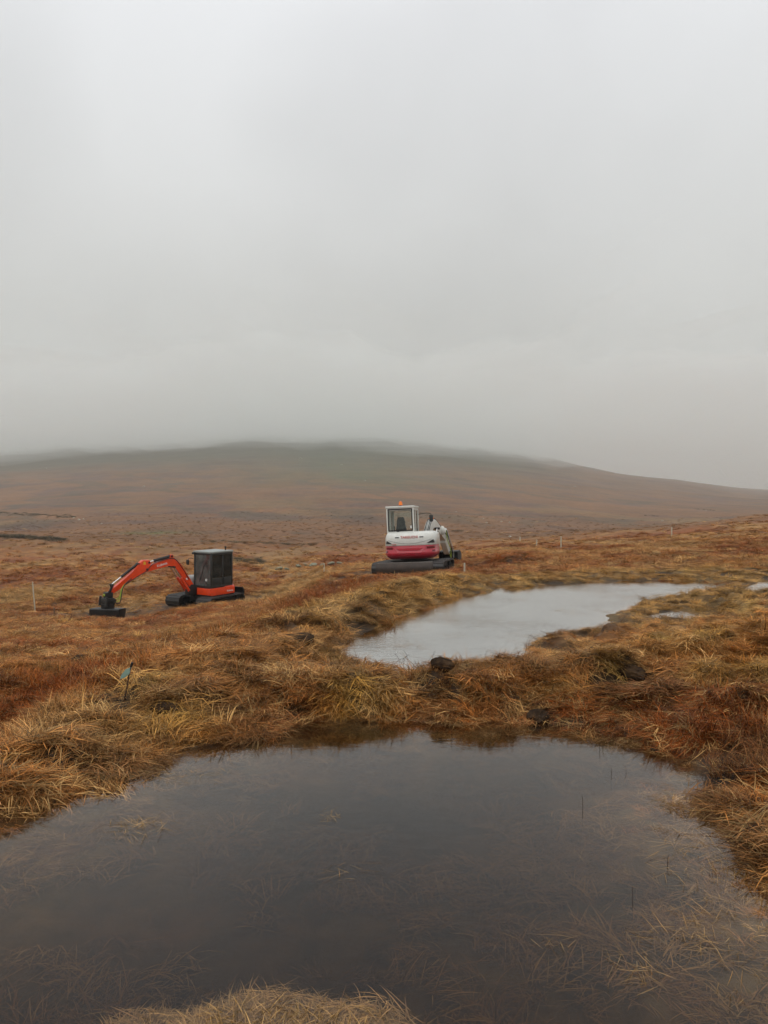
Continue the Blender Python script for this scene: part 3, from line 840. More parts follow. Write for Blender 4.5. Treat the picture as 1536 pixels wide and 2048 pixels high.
M_GLASS_BRIGHT = glass_mat('brightened_windscreen', (.95, .97, .95), .03, .13)  # white diffuse film brightens the pane in place of reflected sky
M_LENS = pbr('red_lamp_lens', (.16, .008, .012), .25, 0, .05, 5)
M_POST = pbr('whitewashed_wood', (.50, .45, .34), .7, 0, .12, 9, .3, (.25, .18, .10))

def rotz(p, a):
    c, s = math.cos(a), math.sin(a); return (p[0] * c - p[1] * s, p[0] * s + p[1] * c, p[2])

def track(root, y, length, height, width, yaw, mat, label, dx=0.0):
    """toothed belt, wheels, rollers and the frame between them"""
    r = height / 2; hl = length / 2 - r
    per = 4 * hl + 2 * math.pi * r; n = int(per / .17); outer = []; inner = []
    def at(d, rr):
        d %= per
        if d < 2 * hl: return (-hl + d, r + rr)
        d -= 2 * hl
        if d < math.pi * r: a = math.pi / 2 - d / r; return (hl + rr * math.cos(a), r + rr * math.sin(a))
        d -= math.pi * r
        if d < 2 * hl: return (hl - d, r - rr)
        d -= 2 * hl; a = -math.pi / 2 - d / r
        return (-hl + rr * math.cos(a), r + rr * math.sin(a))
    step = per / n
    for k in range(n):
        for f, rr in ((0, r), (.12, r), (.16, r - .018), (.80, r - .018), (.84, r)):
            outer.append(at((k + f) * step, rr)); inner.append(at((k + f) * step, r - .07))
    fm = lambda a, w, b: rotz((a + dx, w, b), yaw)
    def belt(bm):
        N = len(outer); y0, y1 = y - width / 2, y + width / 2
        O0 = [bm.verts.new(fm(a, y0, b)) for a, b in outer]; O1 = [bm.verts.new(fm(a, y1, b)) for a, b in outer]
        I0 = [bm.verts.new(fm(a, y0, b)) for a, b in inner]; I1 = [bm.verts.new(fm(a, y1, b)) for a, b in inner]
        for i in range(N):
            j = (i + 1) % N
            bm.faces.new((O0[i], O0[j], O1[j], O1[i])); bm.faces.new((I0[j], I0[i], I1[i], I1[j]))
            bm.faces.new((O0[j], O0[i], I0[i], I0[j])); bm.faces.new((O1[i], O1[j], I1[j], I1[i]))
    t = part('track', root, mat, belt, smooth=0, label=label)
    part('track_frame', t, M_BLACK, lambda bm: bm_box(bm, fm(0, y, r), (2 * hl, width * .45, height * .42), .03, Matrix.Rotation(yaw, 4, 'Z')))
    for nm, xx, rr in (('idler_wheel', hl, r - .075), ('drive_sprocket', -hl, r - .075)):
        part(nm, t, M_CHAR, lambda bm: (bm_cyl(bm, fm(xx, y - width * .33, r), fm(xx, y + width * .33, r), rr, 20), bm_cyl(bm, fm(xx, y - width * .37, r), fm(xx, y + width * .37, r), rr * .45, 14)))
    for k in range(4):
        xx = -hl * .7 + k * hl * 1.4 / 3
        part('track_roller', t, M_CHAR, lambda bm: bm_cyl(bm, fm(xx, y - width * .34, .14), fm(xx, y + width * .34, .14), .085, 14))
    return t

def offset_profile(cl, th):
    """polygon round a centre line with a thickness at each point"""
    L, Rr = [], []
    for i, p in enumerate(cl):
        a = Vector(cl[max(i - 1, 0)]); b = Vector(cl[min(i + 1, len(cl) - 1)])
        d = (b - a).normalized(); nrm = Vector((-d.y, d.x))
        L.append(tuple(Vector(p) + nrm * th[i] / 2)); Rr.append(tuple(Vector(p) - nrm * th[i] / 2))
    return L + Rr[::-1]

def smooth_line(pts, sub=4):
    Q = []
    for i in range(len(pts) - 1):
        a, b, c, d = [Vector(pts[k]) for k in (max(i - 1, 0), i, i + 1, min(i + 2, len(pts) - 1))]
        for k in range(sub): Q.append(_cr(a, b, c, d, k / sub))
    Q.append(Vector(pts[-1]))
    return Q

def build_cab(root, x0, x1, y0, y1, z0, z1, frame, roof, belt, door_left=True, rear_sill=None, frame_label=None):
    """pillars, sill, roof, panes, seat, console; x forward"""
    pt = .075
    xm = x0 + (x1 - x0) * .46
    def fr(bm):
        for x in (x0 + pt / 2, x1 - pt / 2):
            for y in (y0 + pt / 2, y1 - pt / 2): bm_box(bm, (x, y, (z0 + z1) / 2), (pt, pt, z1 - z0), .018)
        for z in (z0 + .05, z1 - .05):
            for y in (y0 + pt / 2, y1 - pt / 2): bm_box(bm, ((x0 + x1) / 2, y, z), (x1 - x0 - .02, pt - .012, .09), .015)
            for x in (x0 + pt / 2, x1 - pt / 2): bm_box(bm, (x, (y0 + y1) / 2, z), (pt - .012, y1 - y0 - .02, .09), .015)
        bm_box(bm, ((x0 + x1) / 2, (y0 + y1) / 2, z0 + .012), (x1 - x0 - .1, y1 - y0 - .1, .02))
    cab = part('cab', root, frame, fr, label=frame_label)
    part('roof', cab, roof, lambda bm: bm_box(bm, ((x0 + x1) / 2, (y0 + y1) / 2, z1 + .035), (x1 - x0 + .06, y1 - y0 + .06, .085), .035, seg=3))
    parts('middle_pillar', cab, frame, [lambda bm, yy=yy: bm_box(bm, (xm, yy, (z0 + z1) / 2), (.07, pt - .02, z1 - z0 - .1), .012) for yy in (y1 - pt / 2, y0 + pt / 2)])
    part('windscreen', cab, M_GLASS_BRIGHT if frame is M_CHAR else M_GLASS, lambda bm: bm_box(bm, (x1 - .03, (y0 + y1) / 2, (z0 + z1) / 2), (.012, y1 - y0 - .13, z1 - z0 - .17)))
    rs = rear_sill if rear_sill else z0 + .5
    part('rear_panel', cab, frame, lambda bm: bm_box(bm, (x0 + .035, (y0 + y1) / 2, (z0 + rs) / 2), (.05, y1 - y0 - .13, rs - z0 - .08), .01))
    part('rear_window', cab, M_GLASS, lambda bm: bm_box(bm, (x0 + .03, (y0 + y1) / 2, (rs + z1) / 2), (.012, y1 - y0 - .13, z1 - rs - .09)))
    for y, nm in ((y1, 'door'), (y0, 'side_panel')):
        yy = y - .03 if y == y1 else y + .03
        d = part(nm, cab, belt, lambda bm: bm_box(bm, ((xm + x1) / 2, yy, z0 + .26), (x1 - xm - .12, .03, .36), .01))
        part('door_glass' if nm == 'door' else 'side_glass', cab, M_GLASS, lambda bm: bm_box(bm, ((xm + x1) / 2, yy, (z0 + .44 + z1 - .1) / 2), (x1 - xm - .11, .012, z1 - z0 - .54)))
        part('side_glass', cab, M_GLASS, lambda bm: bm_box(bm, ((x0 + xm) / 2, yy, (z0 + .44 + z1 - .1) / 2), (xm - x0 - .12, .012, z1 - z0 - .54)))
        part('quarter_panel', cab, belt, lambda bm: bm_box(bm, ((x0 + xm) / 2, yy, z0 + .26), (xm - x0 - .12, .03, .36), .01))
        if nm == 'door':
            part('handle', d, M_BLACK, lambda bm: bm_box(bm, (xm + .12, y + .012, z0 + .52), (.14, .03, .035), .01))
    yc = (y0 + y1) / 2
    s = part('seat', cab, M_SEAT, lambda bm: (bm_box(bm, (x0 + .48, yc, z0 + .42), (.46, .48, .16), .05), bm_box(bm, (x0 + .48, yc, z0 + .20), (.36, .36, .34), .02)))
    part('seat_backrest', s, M_SEAT, lambda bm: bm_prism(bm, [(-.24, .42), (.24, .42), (.20, .85), (.13, 1.08), (.12, 1.26), (-.12, 1.26), (-.13, 1.08), (-.20, .85)], 0, .13,
         lambda a, w, b: (x0 + .20 + w - .10 * (b - .42), yc + a, z0 + b), .03))
    parts('console', cab, M_SEAT, [lambda bm, c=c, d=d: bm_box(bm, c, d, .04) for c, d in (((x1 - .28, yc, z0 + .30), (.14, .34, .52)), ((x0 + .55, y0 + .16, z0 + .38), (.5, .14, .42)), ((x0 + .55, y1 - .18, z0 + .36), (.4, .10, .36)))])
    for yy in (y0 + .17, y1 - .19):
        part('joystick', cab, M_BLACK, lambda bm: (bm_cyl(bm, (x0 + .75, yy, z0 + .6), (x0 + .78, yy, z0 + .82), .02, 8), bm_box(bm, (x0 + .785, yy, z0 + .86), (.05, .05, .1), .02)))
    part('wiper', cab, M_BLACK, lambda bm: bm_tube(bm, [(x1 - .005, yc - .2, z0 + .25), (x1 + .0, yc - .05, z0 + .6), (x1 + .0, yc + .1, z0 + 1.0)], .012, 6, 2))
    return cab

def hyd(root, fm, p0, p1, r, mat, rod_frac=.4, w=0.0, name='hydraulic_cylinder'):
    a, b = Vector(p0), Vector(p1); m = a + (b - a) * (1 - rod_frac)
    g = lambda p: fm(p[0], w, p[1])
    c = part(name, root, mat, lambda bm: (bm_cyl(bm, g(a), g(m), r, 14), bm_cyl(bm, g(m - (b - a).normalized() * .05), g(m), r * 1.15, 14)))
    part('piston_rod', c, M_CHROME, lambda bm: bm_cyl(bm, g(m), g(b), r * .5, 12))
    parts('pin', c, M_BLACK, [lambda bm, q=q: bm_cyl(bm, fm(q[0], w - .11, q[1]), fm(q[0], w + .11, q[1]), r * .7, 12) for q in (p0, p1)])
    return c

def plan_outline(w, front, rear, n=3.2, k=30):
    pts = [(front, w)]
    for i in range(k + 1):
        a = math.pi / 2 + math.pi * i / k
        c, s = math.cos(a), math.sin(a)
        pts.append((-rear * abs(c) ** (2 / n), w * math.copysign(abs(s) ** (2 / n), s)))
    pts.append((front, -w)); return pts

def bm_loft(bm, secs):
    """closed sections [(outline xy, z)] joined upwards"""
    rings = [[bm.verts.new((x, y, z)) for x, y in o] for o, z in secs]
    n = len(rings[0])
    for a, b in zip(rings[:-1], rings[1:]):
        for i in range(n): bm.faces.new((a[i], a[(i + 1) % n], b[(i + 1) % n], b[i]))
    bm.faces.new(list(reversed(rings[0]))); bm.faces.new(rings[-1])

# ------------------------------------------------------------------ orange excavator, boom reaching towards the left
def orange_excavator():
    root = empty('excavator', (EXC_O[0], EXC_O[1], EXC_O[2] - .04), (R(-1.0), R(1.0), R(-123)))
    tag(root, 'orange excavator with dark glazed cab, its arm lowered to the left', 'excavator')
    uy = R(5)
    track(root, .84, 2.5, .54, .80, uy, M_RUBBER, 'wide muddy black crawler track', .22); track(root, -.96, 2.5, .54, .80, uy, M_RUBBER, 'wide muddy black crawler track', .22)
    part('chassis', root, M_BLACK, lambda bm: (bm_box(bm, rotz((0, 0, .36), uy), (1.5, 1.1, .26), .05, Matrix.Rotation(uy, 4, 'Z')), bm_cyl(bm, (0, 0, .4), (0, 0, .68), .48, 28)))
    bl = part('dozer_blade', root, M_BLACK, lambda bm: bm_prism(bm, [(-1.22, .30), (-1.28, .30), (-1.36, .45), (-1.34, .62), (-1.24, .74), (-1.18, .74), (-1.28, .60), (-1.29, .46)], -.95, .95, lambda a, w, b: rotz((a, w, b), uy), .005))
    parts('blade_arm', bl, M_BLACK, [lambda bm, q=q: bm_box(bm, rotz((-.9, q, .42), uy), (.7, .1, .14), .02, Matrix.Rotation(uy, 4, 'Z')) for q in (.35, -.35)])
    h = part('house', root, M_CHAR, lambda bm: bm_loft(bm, [(plan_outline(.90, .80, .86), .68), (plan_outline(.92, .82, .88), .72), (plan_outline(.92, .82, .88), .88), (plan_outline(.90, .80, .86), .90)]))
    parts('skirt', h, M_ORANGE, [lambda bm: bm_prism(bm, [(.86, .56), (.90, .60), (.90, .86), (.87, .89), (-.62, .89), (-.62, .60), (-.58, .56)], .90, .985, lambda a, w, b: (a, w, b), .02),
                                 lambda bm: bm_prism(bm, [(.10, .58), (.97, .58), (.97, .88), (.10, .88)], .84, .90, lambda a, w, b: (w, a, b), .015)])
    part('counterweight', h, M_ORANGE, lambda bm: bm_loft(bm, [(plan_outline(.92, -.52, .90), .60), (plan_outline(.96, -.52, .95), .66), (plan_outline(.96, -.52, .95), .90), (plan_outline(.92, -.52, .90), .96)]))
    part('engine_hood', h, M_CHAR, lambda bm: bm_box(bm, (-.60, -.15, 1.16), (.42, 1.35, .42), .10, seg=3))
    part('tank_cover', h, M_GREY, lambda bm: bm_box(bm, (.25, -.62, 1.12), (1.0, .58, .5), .18, seg=4))
    lettering(h, 'Kubota', .11, (-.30, .990, .70), (-1, 0, 0), (0, 0, 1), M_LETW, .004, 1.15)
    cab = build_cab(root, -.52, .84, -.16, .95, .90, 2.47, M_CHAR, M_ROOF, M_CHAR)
    part('work_lamp', cab, M_CHAR, lambda bm: bm_box(bm, (.92, -.10, 2.44), (.1, .12, .1), .02))
    part('aerial', cab, M_BLACK, lambda bm: (bm_cyl(bm, (-.3, .7, 2.5), (-.3, .7, 2.66), .03, 10), bm_cyl(bm, (-.3, .7, 2.66), (-.3, .7, 2.72), .045, 10)))
    part('mirror', cab, M_CHAR, lambda bm: (bm_tube(bm, [(.84, -.18, 2.2), (.98, -.32, 2.2), (1.0, -.36, 2.1)], .014, 6, 3), bm_box(bm, (1.0, -.38, 2.02), (.05, .16, .24), .02)))
    part('sticker', cab, M_LETW, lambda bm: bm_box(bm, (.823, .62, 1.26), (.006, .10, .10)))
    # boom plane
    sw = R(-12); fx, fy, fz = 1.02, -.12, .92
    def fm(u, w, v): return (fx + u * math.cos(sw) - w * math.sin(sw), fy + u * math.sin(sw) + w * math.cos(sw), fz + v)
    part('swing_bracket', root, M_BLACK, lambda bm: (bm_prism(bm, [(-.22, -.36), (.24, -.36), (.26, -.1), (.08, .12), (-.08, .12), (-.22, -.05)], -.15, .15, fm, .02), bm_cyl(bm, (fx - .1, fy, .45), (fx - .1, fy, .95), .12, 18)))
    cl = smooth_line([(0, 0), (.36, .50), (.74, 1.0), (1.04, 1.20), (1.5, 1.14), (2.22, .95)], 5)
    th = np.interp(np.linspace(0, 1, len(cl)), [0, .3, .58, .8, 1], [.20, .28, .36, .30, .20])
    boom = part('boom', root, M_ORANGE, lambda bm: bm_prism(bm, offset_profile([tuple(p) for p in cl], th), -.11, .11, fm, .015))
    part('bracket', boom, M_ORANGE, lambda bm: bm_prism(bm, [(.86, 1.20), (1.16, 1.32), (1.08, 1.52), (.98, 1.52)], -.08, .08, fm, .01))
    dv = Vector(fm(1.9, 0, 1.03)) - Vector(fm(1.3, 0, 1.17))
    lettering(boom, 'Kubota', .15, fm(1.52, .114, 1.12), tuple(-dv), (0, 0, 1), M_LETW, .004, 1.1)
    part('decal', boom, M_LETW, lambda bm: bm_prism(bm, [(.24, .36), (.30, .34), (.36, .42), (.30, .45)], .11, .114, fm))
    hyd(root, fm, (.20, -.16), (.98, .98), .062, M_ORANGE, .45, .155, 'boom_cylinder'); hyd(root, fm, (.20, -.16), (.98, .98), .062, M_ORANGE, .45, -.155, 'boom_cylinder')
    hyd(root, fm, (1.03, 1.46), (2.12, 1.24), .066, M_BLACK, .25, 0, 'arm_cylinder')
    arm = part('dipper_arm', root, M_ORANGE, lambda bm: bm_prism(bm, [(2.02, 1.22), (2.12, 1.36), (2.40, 1.36), (2.62, 1.20), (2.88, .88), (3.90, .16), (3.84, .06), (3.72, .06), (2.75, .62), (2.40, .80), (2.16, .86), (2.10, 1.05)], -.10, .10, fm, .015))
    part('sticker', arm, M_STICK, lambda bm: bm_prism(bm, [(2.28, 1.17), (2.40, 1.17), (2.38, 1.30), (2.30, 1.30)], .10, .104, fm))
    part('pin', arm, M_BLACK, lambda bm: bm_cyl(bm, fm(2.22, -.14, .95), fm(2.22, .14, .95), .05, 14))
    hyd(root, fm, (2.60, 1.22), (3.78, .42), .056, M_BLACK, .36, 0, 'bucket_cylinder')
    parts('linkage', root, M_BLACK, [lambda bm: bm_prism(bm, [(3.72, .44), (3.82, .44), (4.02, .06), (3.92, .02)], .10, .14, fm, .005), lambda bm: bm_prism(bm, [(3.72, .44), (3.82, .44), (3.72, .1), (3.62, .12)], -.14, -.10, fm, .005)])
    tr = part('tilting_coupler', root, M_BLACK, lambda bm: (bm_box(bm, fm(3.93, 0, .00), (.30, .30, .24), .03, Matrix.Rotation(sw, 4, 'Z')), bm_box(bm, fm(3.95, 0, -.26), (.42, .50, .30), .05, Matrix.Rotation(sw, 4, 'Z')),
            bm_cyl(bm, fm(3.95, 0, -.62), fm(3.95, 0, -.36), .27, 24), bm_cyl(bm, fm(3.78, -.3, -.22), fm(3.78, .3, -.22), .07, 12)))
    parts('tilt_cylinder', tr, M_CHAR, [lambda bm, q=q: bm_cyl(bm, fm(4.12, .28 * q, -.05), fm(4.16, .30 * q, -.44), .055, 12) for q in (1, -1)])
    part('fitting', tr, M_LIME, lambda bm: bm_box(bm, fm(4.14, .06, .02), (.06, .07, .09), .015))
    by = R(38)
    def bmap(a, w, b):
        q = rotz((a, w, 0), by); return fm(3.95 + q[0], q[1], b)
    bk = part('grading_bucket', root, M_BLACK, lambda bm: bm_prism(bm, [(-.36, -.58), (.30, -.54), (.34, -.58), (.34, -.92), (.30, -1.06), (.16, -1.10), (.14, -1.07), (.27, -1.03), (.30, -.90), (.30, -.62), (-.34, -.62)], -.64, .64, bmap, .006))
    for w in (-.64, .615): part('side_plate', bk, M_BLACK, lambda bm: bm_prism(bm, [(-.35, -.61), (.31, -.58), (.31, -.93), (.25, -1.05), (-.20, -1.06)], w, w + .025, bmap, .004))
    for k in range(3):
        o = -.10 + .10 * k
        part('hose', root, M_LIME if k < 2 else M_HOSE, lambda bm: bm_tube(bm, [fm(2.95, .12, .62), fm(3.35, .15 + o * .3, .30), fm(3.50, .16 + o * .4, -.12 - .1 * k), fm(3.72, .14 + o, -.22 - .05 * k), fm(3.85, .08 + o, -.10)], .020, 7, 5))
    part('hose', root, M_HOSE, lambda bm: bm_tube(bm, [fm(.2, .13, .38), fm(.55, .14, .92), fm(.95, .13, 1.36), fm(1.5, .12, 1.30), fm(2.0, .13, 1.16), fm(2.25, .15, .90), fm(2.6, .13, .72), fm(3.2, .12, .40)], .016, 6, 4))
    return root
orange_excavator()

# ------------------------------------------------------------------ white and crimson excavator seen from behind
def white_excavator():
    root = empty('excavator', (EXC_W[0], EXC_W[1], EXC_W[2] - .05), (R(0), R(-2.2), R(81)))
    root.rotation_euler = Euler((R(-2.5), R(1.0), R(81)))
    tag(root, 'white and crimson excavator seen from behind, orange beacon on its cab', 'excavator')
    uy = R(-5)
    track(root, 1.02, 2.75, .50, .78, uy, M_RUBBER, 'wide black crawler track'); track(root, -1.02, 2.75, .50, .78, uy, M_RUBBER, 'wide black crawler track')
    part('chassis', root, M_BLACK, lambda bm: (bm_box(bm, rotz((0, 0, .38), uy), (1.6, 1.5, .28), .05, Matrix.Rotation(uy, 4, 'Z')), bm_cyl(bm, (0, 0, .42), (0, 0, .70), .55, 28)))
    bl = part('dozer_blade', root, M_MUD, lambda bm: bm_prism(bm, [(-1.74, .06), (-1.84, .06), (-1.92, .2), (-1.92, .36), (-1.85, .50), (-1.79, .50), (-1.83, .36), (-1.83, .2)], -1.1, 1.1, lambda a, w, b: rotz((a, w, b), uy), .006))
    part('worn_edge', bl, pbr('worn_steel', (.24, .22, .20), .45, .4, .3, 6, .4), lambda bm: bm_box(bm, rotz((-1.82, 0, .507), uy), (.05, 2.18, .018), .004, Matrix.Rotation(uy, 4, 'Z')))
    parts('blade_arm', bl, M_BLACK, [lambda bm, q=q: bm_box(bm, rotz((-1.3, q, .34), uy), (1.0, .12, .15), .02, Matrix.Rotation(uy, 4, 'Z')) for q in (.4, -.4)])
    h = part('house', root, M_CHAR, lambda bm: bm_box(bm, (.25, 0, .84), (1.9, 1.9, .26), .05))
    W_, RR = 1.03, 1.28
    cw = part('counterweight', root, M_CRIMSON, lambda bm: bm_loft(bm, [(plan_outline(W_ - .18, .1, RR - .24, 4.6), .60), (plan_outline(W_ - .05, .1, RR - .05, 4.6), .70), (plan_outline(W_, .1, RR, 4.6), .80),
        (plan_outline(W_, .1, RR, 4.6), .88), (plan_outline(W_ - .012, .1, RR - .015, 4.6), .90), (plan_outline(W_ - .012, .1, RR - .015, 4.6), 1.10), (plan_outline(W_ - .02, .1, RR - .03, 4.6), 1.13)]), smooth=.9)
    hood = part('engine_hood', root, M_WHITE, lambda bm: bm_loft(bm, [(plan_outline(W_ - .01, .35, RR - .012, 4.6), 1.132), (plan_outline(W_, .35, RR, 4.6), 1.16), (plan_outline(W_ - .01, .35, RR - .02, 4.6), 1.42),
        (plan_outline(W_ - .05, .35, RR - .08, 4.6), 1.56), (plan_outline(W_ - .12, .35, RR - .18, 4.6), 1.63), (plan_outline(W_ - .25, .35, RR - .34, 4.6), 1.66)]), smooth=.9)
    def rx(y, z, n=4.6):
        r = np.interp(z, [.60, .70, .80, .88, .90, 1.10, 1.13, 1.16, 1.42, 1.56], [RR - .24, RR - .05, RR, RR, RR - .015, RR - .015, RR - .03, RR, RR - .02, RR - .08])
        w = W_ - (RR - r)
        return -r * max(0, 1 - abs(min(abs(y) / w, .999)) ** n) ** (1 / n)
    def patch(bm, poly, d):
        """thin plate lying on the curved tail; poly in (y, z)"""
        ys_ = [p[0] for p in poly]; lo, hi = min(ys_), max(ys_); K = 8
        def span(y):
            zs = []
            for (ya, za), (yb, zb) in zip(poly, poly[1:] + poly[:1]):
                if abs(ya - yb) < 1e-9:
                    if abs(y - ya) < 1e-6: zs += [za, zb]
                elif min(ya, yb) - 1e-9 <= y <= max(ya, yb) + 1e-9: zs.append(za + (zb - za) * (y - ya) / (yb - ya))
            return min(zs), max(zs) + 1e-4
        G = []
        for k in range(K + 1):
            y = lo + (hi - lo) * k / K; za, zb = span(y)
            G.append([bm.verts.new((rx(y, z) + o, y, z)) for z, o in ((za, -d), (zb, -d), (zb, .03), (za, .03))])
        for p, q in zip(G[:-1], G[1:]):
            for t in range(4): bm.faces.new((p[t], p[(t + 1) % 4], q[(t + 1) % 4], q[t]))
        bm.faces.new(G[0][::-1]); bm.faces.new(G[-1])
    part('seam', hood, M_GREY, lambda bm: bm_tube(bm, [(rx(y, 1.20 + .20 * abs(y) ** 1.8) + .004, y, 1.20 + .20 * abs(y) ** 1.8) for y in np.linspace(-.97, .97, 15)], .012, 6, 3))
    for sg in (1, -1):
        part('vent', hood, M_BLACK, lambda bm: patch(bm, [(sg * .95, 1.20), (sg * .66, 1.20), (sg * .95, 1.36)], .010))
        part('vent', hood, M_BLACK, lambda bm: patch(bm, [(sg * .40, 1.425), (sg * .55, 1.425), (sg * .55, 1.465), (sg * .40, 1.465)], .010))
        lp = part('tail_lamp', cw, M_LENS, lambda bm: patch(bm, [(sg * .66, .99), (sg * .95, .99), (sg * .95, 1.075), (sg * .66, 1.075)], .012))
        part('tail_lamp', cw, M_LENS, lambda bm: patch(bm, [(sg * .86, .87), (sg * .96, .87), (sg * .96, .94), (sg * .86, .94)], .010))
        part('rib', cw, M_CRIMSON, lambda bm: bm_tube(bm, [(rx(sg * .66, 1.08), sg * .66, 1.08), (rx(sg * .5, .90), sg * .50, .90), (rx(sg * .42, .84), sg * .42, .84), (rx(0, .84), 0, .84)], .016, 6, 3))
    part('panel', cw, M_CRIMSON, lambda bm: patch(bm, [(-.52, 1.02), (.52, 1.02), (.44, .93), (-.44, .93)], .012))
    lettering(hood, 'TAKEUCHI', .135, (rx(0, 1.44) - .012, 0, 1.445), (0, -1, 0), (.05, 0, 1), M_LETR, .006, 1.0)
    lettering(hood, 'TB290', .07, (rx(.66, 1.165) - .03, .60, 1.175), (.10, -1, 0), (0, 0, 1), M_LETR, .006, 1.0)
    cab = build_cab(root, -.62, 1.02, -.14, .95, .98, 2.60, M_WHITE, M_WHITE, M_WHITE, rear_sill=1.72)
    parts('window_seal', cab, M_BLACK, [lambda bm, s_=s_: bm_box(bm, (-.618, .405 + s_ * .47, 2.13), (.02, .045, .84), .008) for s_ in (1, -1)] + [lambda bm, s_=s_: bm_box(bm, (-.618, .405, 2.13 + s_ * .42), (.019, .97, .045), .008) for s_ in (1, -1)])
    part('sticker', cab, M_LETW, lambda bm: bm_box(bm, (-.60, -.02, 1.84), (.006, .07, .10)))
    part('door_mirror_base', cab, M_BLACK, lambda bm: bm_box(bm, (-.66, .50, 1.68), (.06, .10, .16), .02))
    b = part('beacon', root, M_BEACON, lambda bm: (bm_cyl(bm, (-.2, .42, 2.72), (-.2, .42, 2.81), .080, 18, .070), bmesh.ops.create_uvsphere(bm, u_segments=14, v_segments=8, radius=.070, matrix=Matrix.Translation((-.2, .42, 2.81)))))
    part('beacon_base', b, M_BLACK, lambda bm: bm_cyl(bm, (-.2, .42, 2.67), (-.2, .42, 2.72), .06, 14))
    mr_ = part('mirror_arm', root, M_BLACK, lambda bm: bm_tube(bm, [(1.0, -.14, 2.34), (1.05, -.4, 2.38), (1.05, -.62, 2.36), (1.05, -.66, 2.28)], .013, 6, 3))
    part('mirror', mr_, M_CHAR, lambda bm: bm_box(bm, (1.05, -.66, 2.16), (.06, .16, .28), .03))
    part('side_cover', root, M_WHITE, lambda bm: bm_box(bm, (.55, -.72, 1.28), (.75, .56, .62), .10, seg=3))
    # boom
    sw = R(-13); fx, fy, fz = 1.05, -.34, 1.0
    def fm(u, w, v): return (fx + u * math.cos(sw) - w * math.sin(sw), fy + u * math.sin(sw) + w * math.cos(sw), fz + v)
    part('swing_bracket', root, M_WHITE, lambda bm: (bm_prism(bm, [(-.25, -.40), (.28, -.40), (.30, -.1), (.1, .16), (-.1, .16), (-.25, -.05)], -.18, .18, fm, .02), bm_cyl(bm, (fx - .1, fy, .5), (fx - .1, fy, 1.0), .14, 18)))
    cl = smooth_line([(0, 0), (.40, .48), (.78, .86), (1.12, .93), (1.7, .70), (2.60, .22)], 5)
    th = np.interp(np.linspace(0, 1, len(cl)), [0, .3, .58, .8, 1], [.24, .34, .42, .36, .24])
    boom = part('boom', root, M_WHITE, lambda bm: bm_prism(bm, offset_profile([tuple(p) for p in cl], th * .85), -.13, .13, fm, .02))
    for w in (-.10, -.04, .03, .09):
        part('hose', boom, M_HOSE if w != .03 else M_GREY, lambda bm: bm_tube(bm, [fm(.1, w, .38), fm(.42, w, .74), fm(.76, w, 1.05), fm(1.12, w, 1.14), fm(1.7, w, .92), fm(2.4, w * 1.4, .52), fm(2.9, w * 1.6, .32)], .018, 6, 4))
    parts('work_lamp', boom, M_BEACON, [lambda bm, q=q: bm_box(bm, fm(1.0, q, 1.16), (.05, .07, .05), .01) for q in (.07, -.09)])
    hyd(root, fm, (.22, -.20), (1.1, .72), .075, M_WHITE, .45, .22, 'boom_cylinder'); hyd(root, fm, (.22, -.20), (1.1, .72), .075, M_WHITE, .45, -.22, 'boom_cylinder')
    hyd(root, fm, (1.30, 1.05), (2.66, .58), .075, M_WHITE, .3, 0, 'arm_cylinder')
    arm = part('dipper_arm', root, M_WHITE, lambda bm: bm_prism(bm, [(2.48, .60), (2.66, .72), (2.84, .62), (2.98, .30), (3.16, -.42), (3.04, -.47), (2.92, -.40), (2.48, .06), (2.46, .32)], -.13, .13, fm, .02))
    part('bumper', arm, M_WHITE, lambda bm: bmesh.ops.create_uvsphere(bm, u_segments=14, v_segments=8, radius=.17, matrix=Matrix.Translation(fm(2.0, -.16, .62)) @ Matrix.Diagonal((.7, .7, 1.2, 1))))
    hyd(root, fm, (2.94, .52), (3.30, -.24), .065, M_BLACK, .35, 0, 'bucket_cylinder')
    parts('linkage', root, M_BLACK, [lambda bm: bm_prism(bm, [(3.24, -.20), (3.34, -.22), (3.30, -.56), (3.20, -.54)], -.17, -.12, fm, .005), lambda bm: bm_prism(bm, [(3.24, -.20), (3.34, -.22), (3.12, -.36), (3.06, -.28)], .12, .17, fm, .005)])
    def bmap(a, w, b): return fm(3.12 + a, w - .05, b + .28)
    bk = part('bucket', root, M_BLACK, lambda bm: bm_prism(bm, [(-.10, -.62), (.34, -.58), (.52, -.74), (.50, -1.0), (.30, -1.16), (-.08, -1.20), (-.08, -1.16), (.28, -1.12), (.45, -.98), (.47, -.76), (.32, -.63), (-.10, -.66)], -.45, .45, bmap, .008))
    for w in (-.45, .425): part('side_plate', bk, M_BLACK, lambda bm: bm_prism(bm, [(-.09, -.64), (.33, -.60), (.49, -.75), (.47, -.99), (.29, -1.14), (-.07, -1.18)], w, w + .025, bmap, .004))
    for k, (o, mt) in enumerate(((-.06, M_GREY), (.0, M_HOSE), (.06, M_LIME))):
        part('hose', root, mt, lambda bm: bm_tube(bm, [fm(2.62, -.15 + o * .3, .62), fm(2.66, -.24 + o, .15), fm(2.84, -.30 + o, -.25), fm(3.0, -.26 + o, -.62), fm(3.12, -.16 + o, -.40)], .018, 7, 5))
    return root
white_excavator()

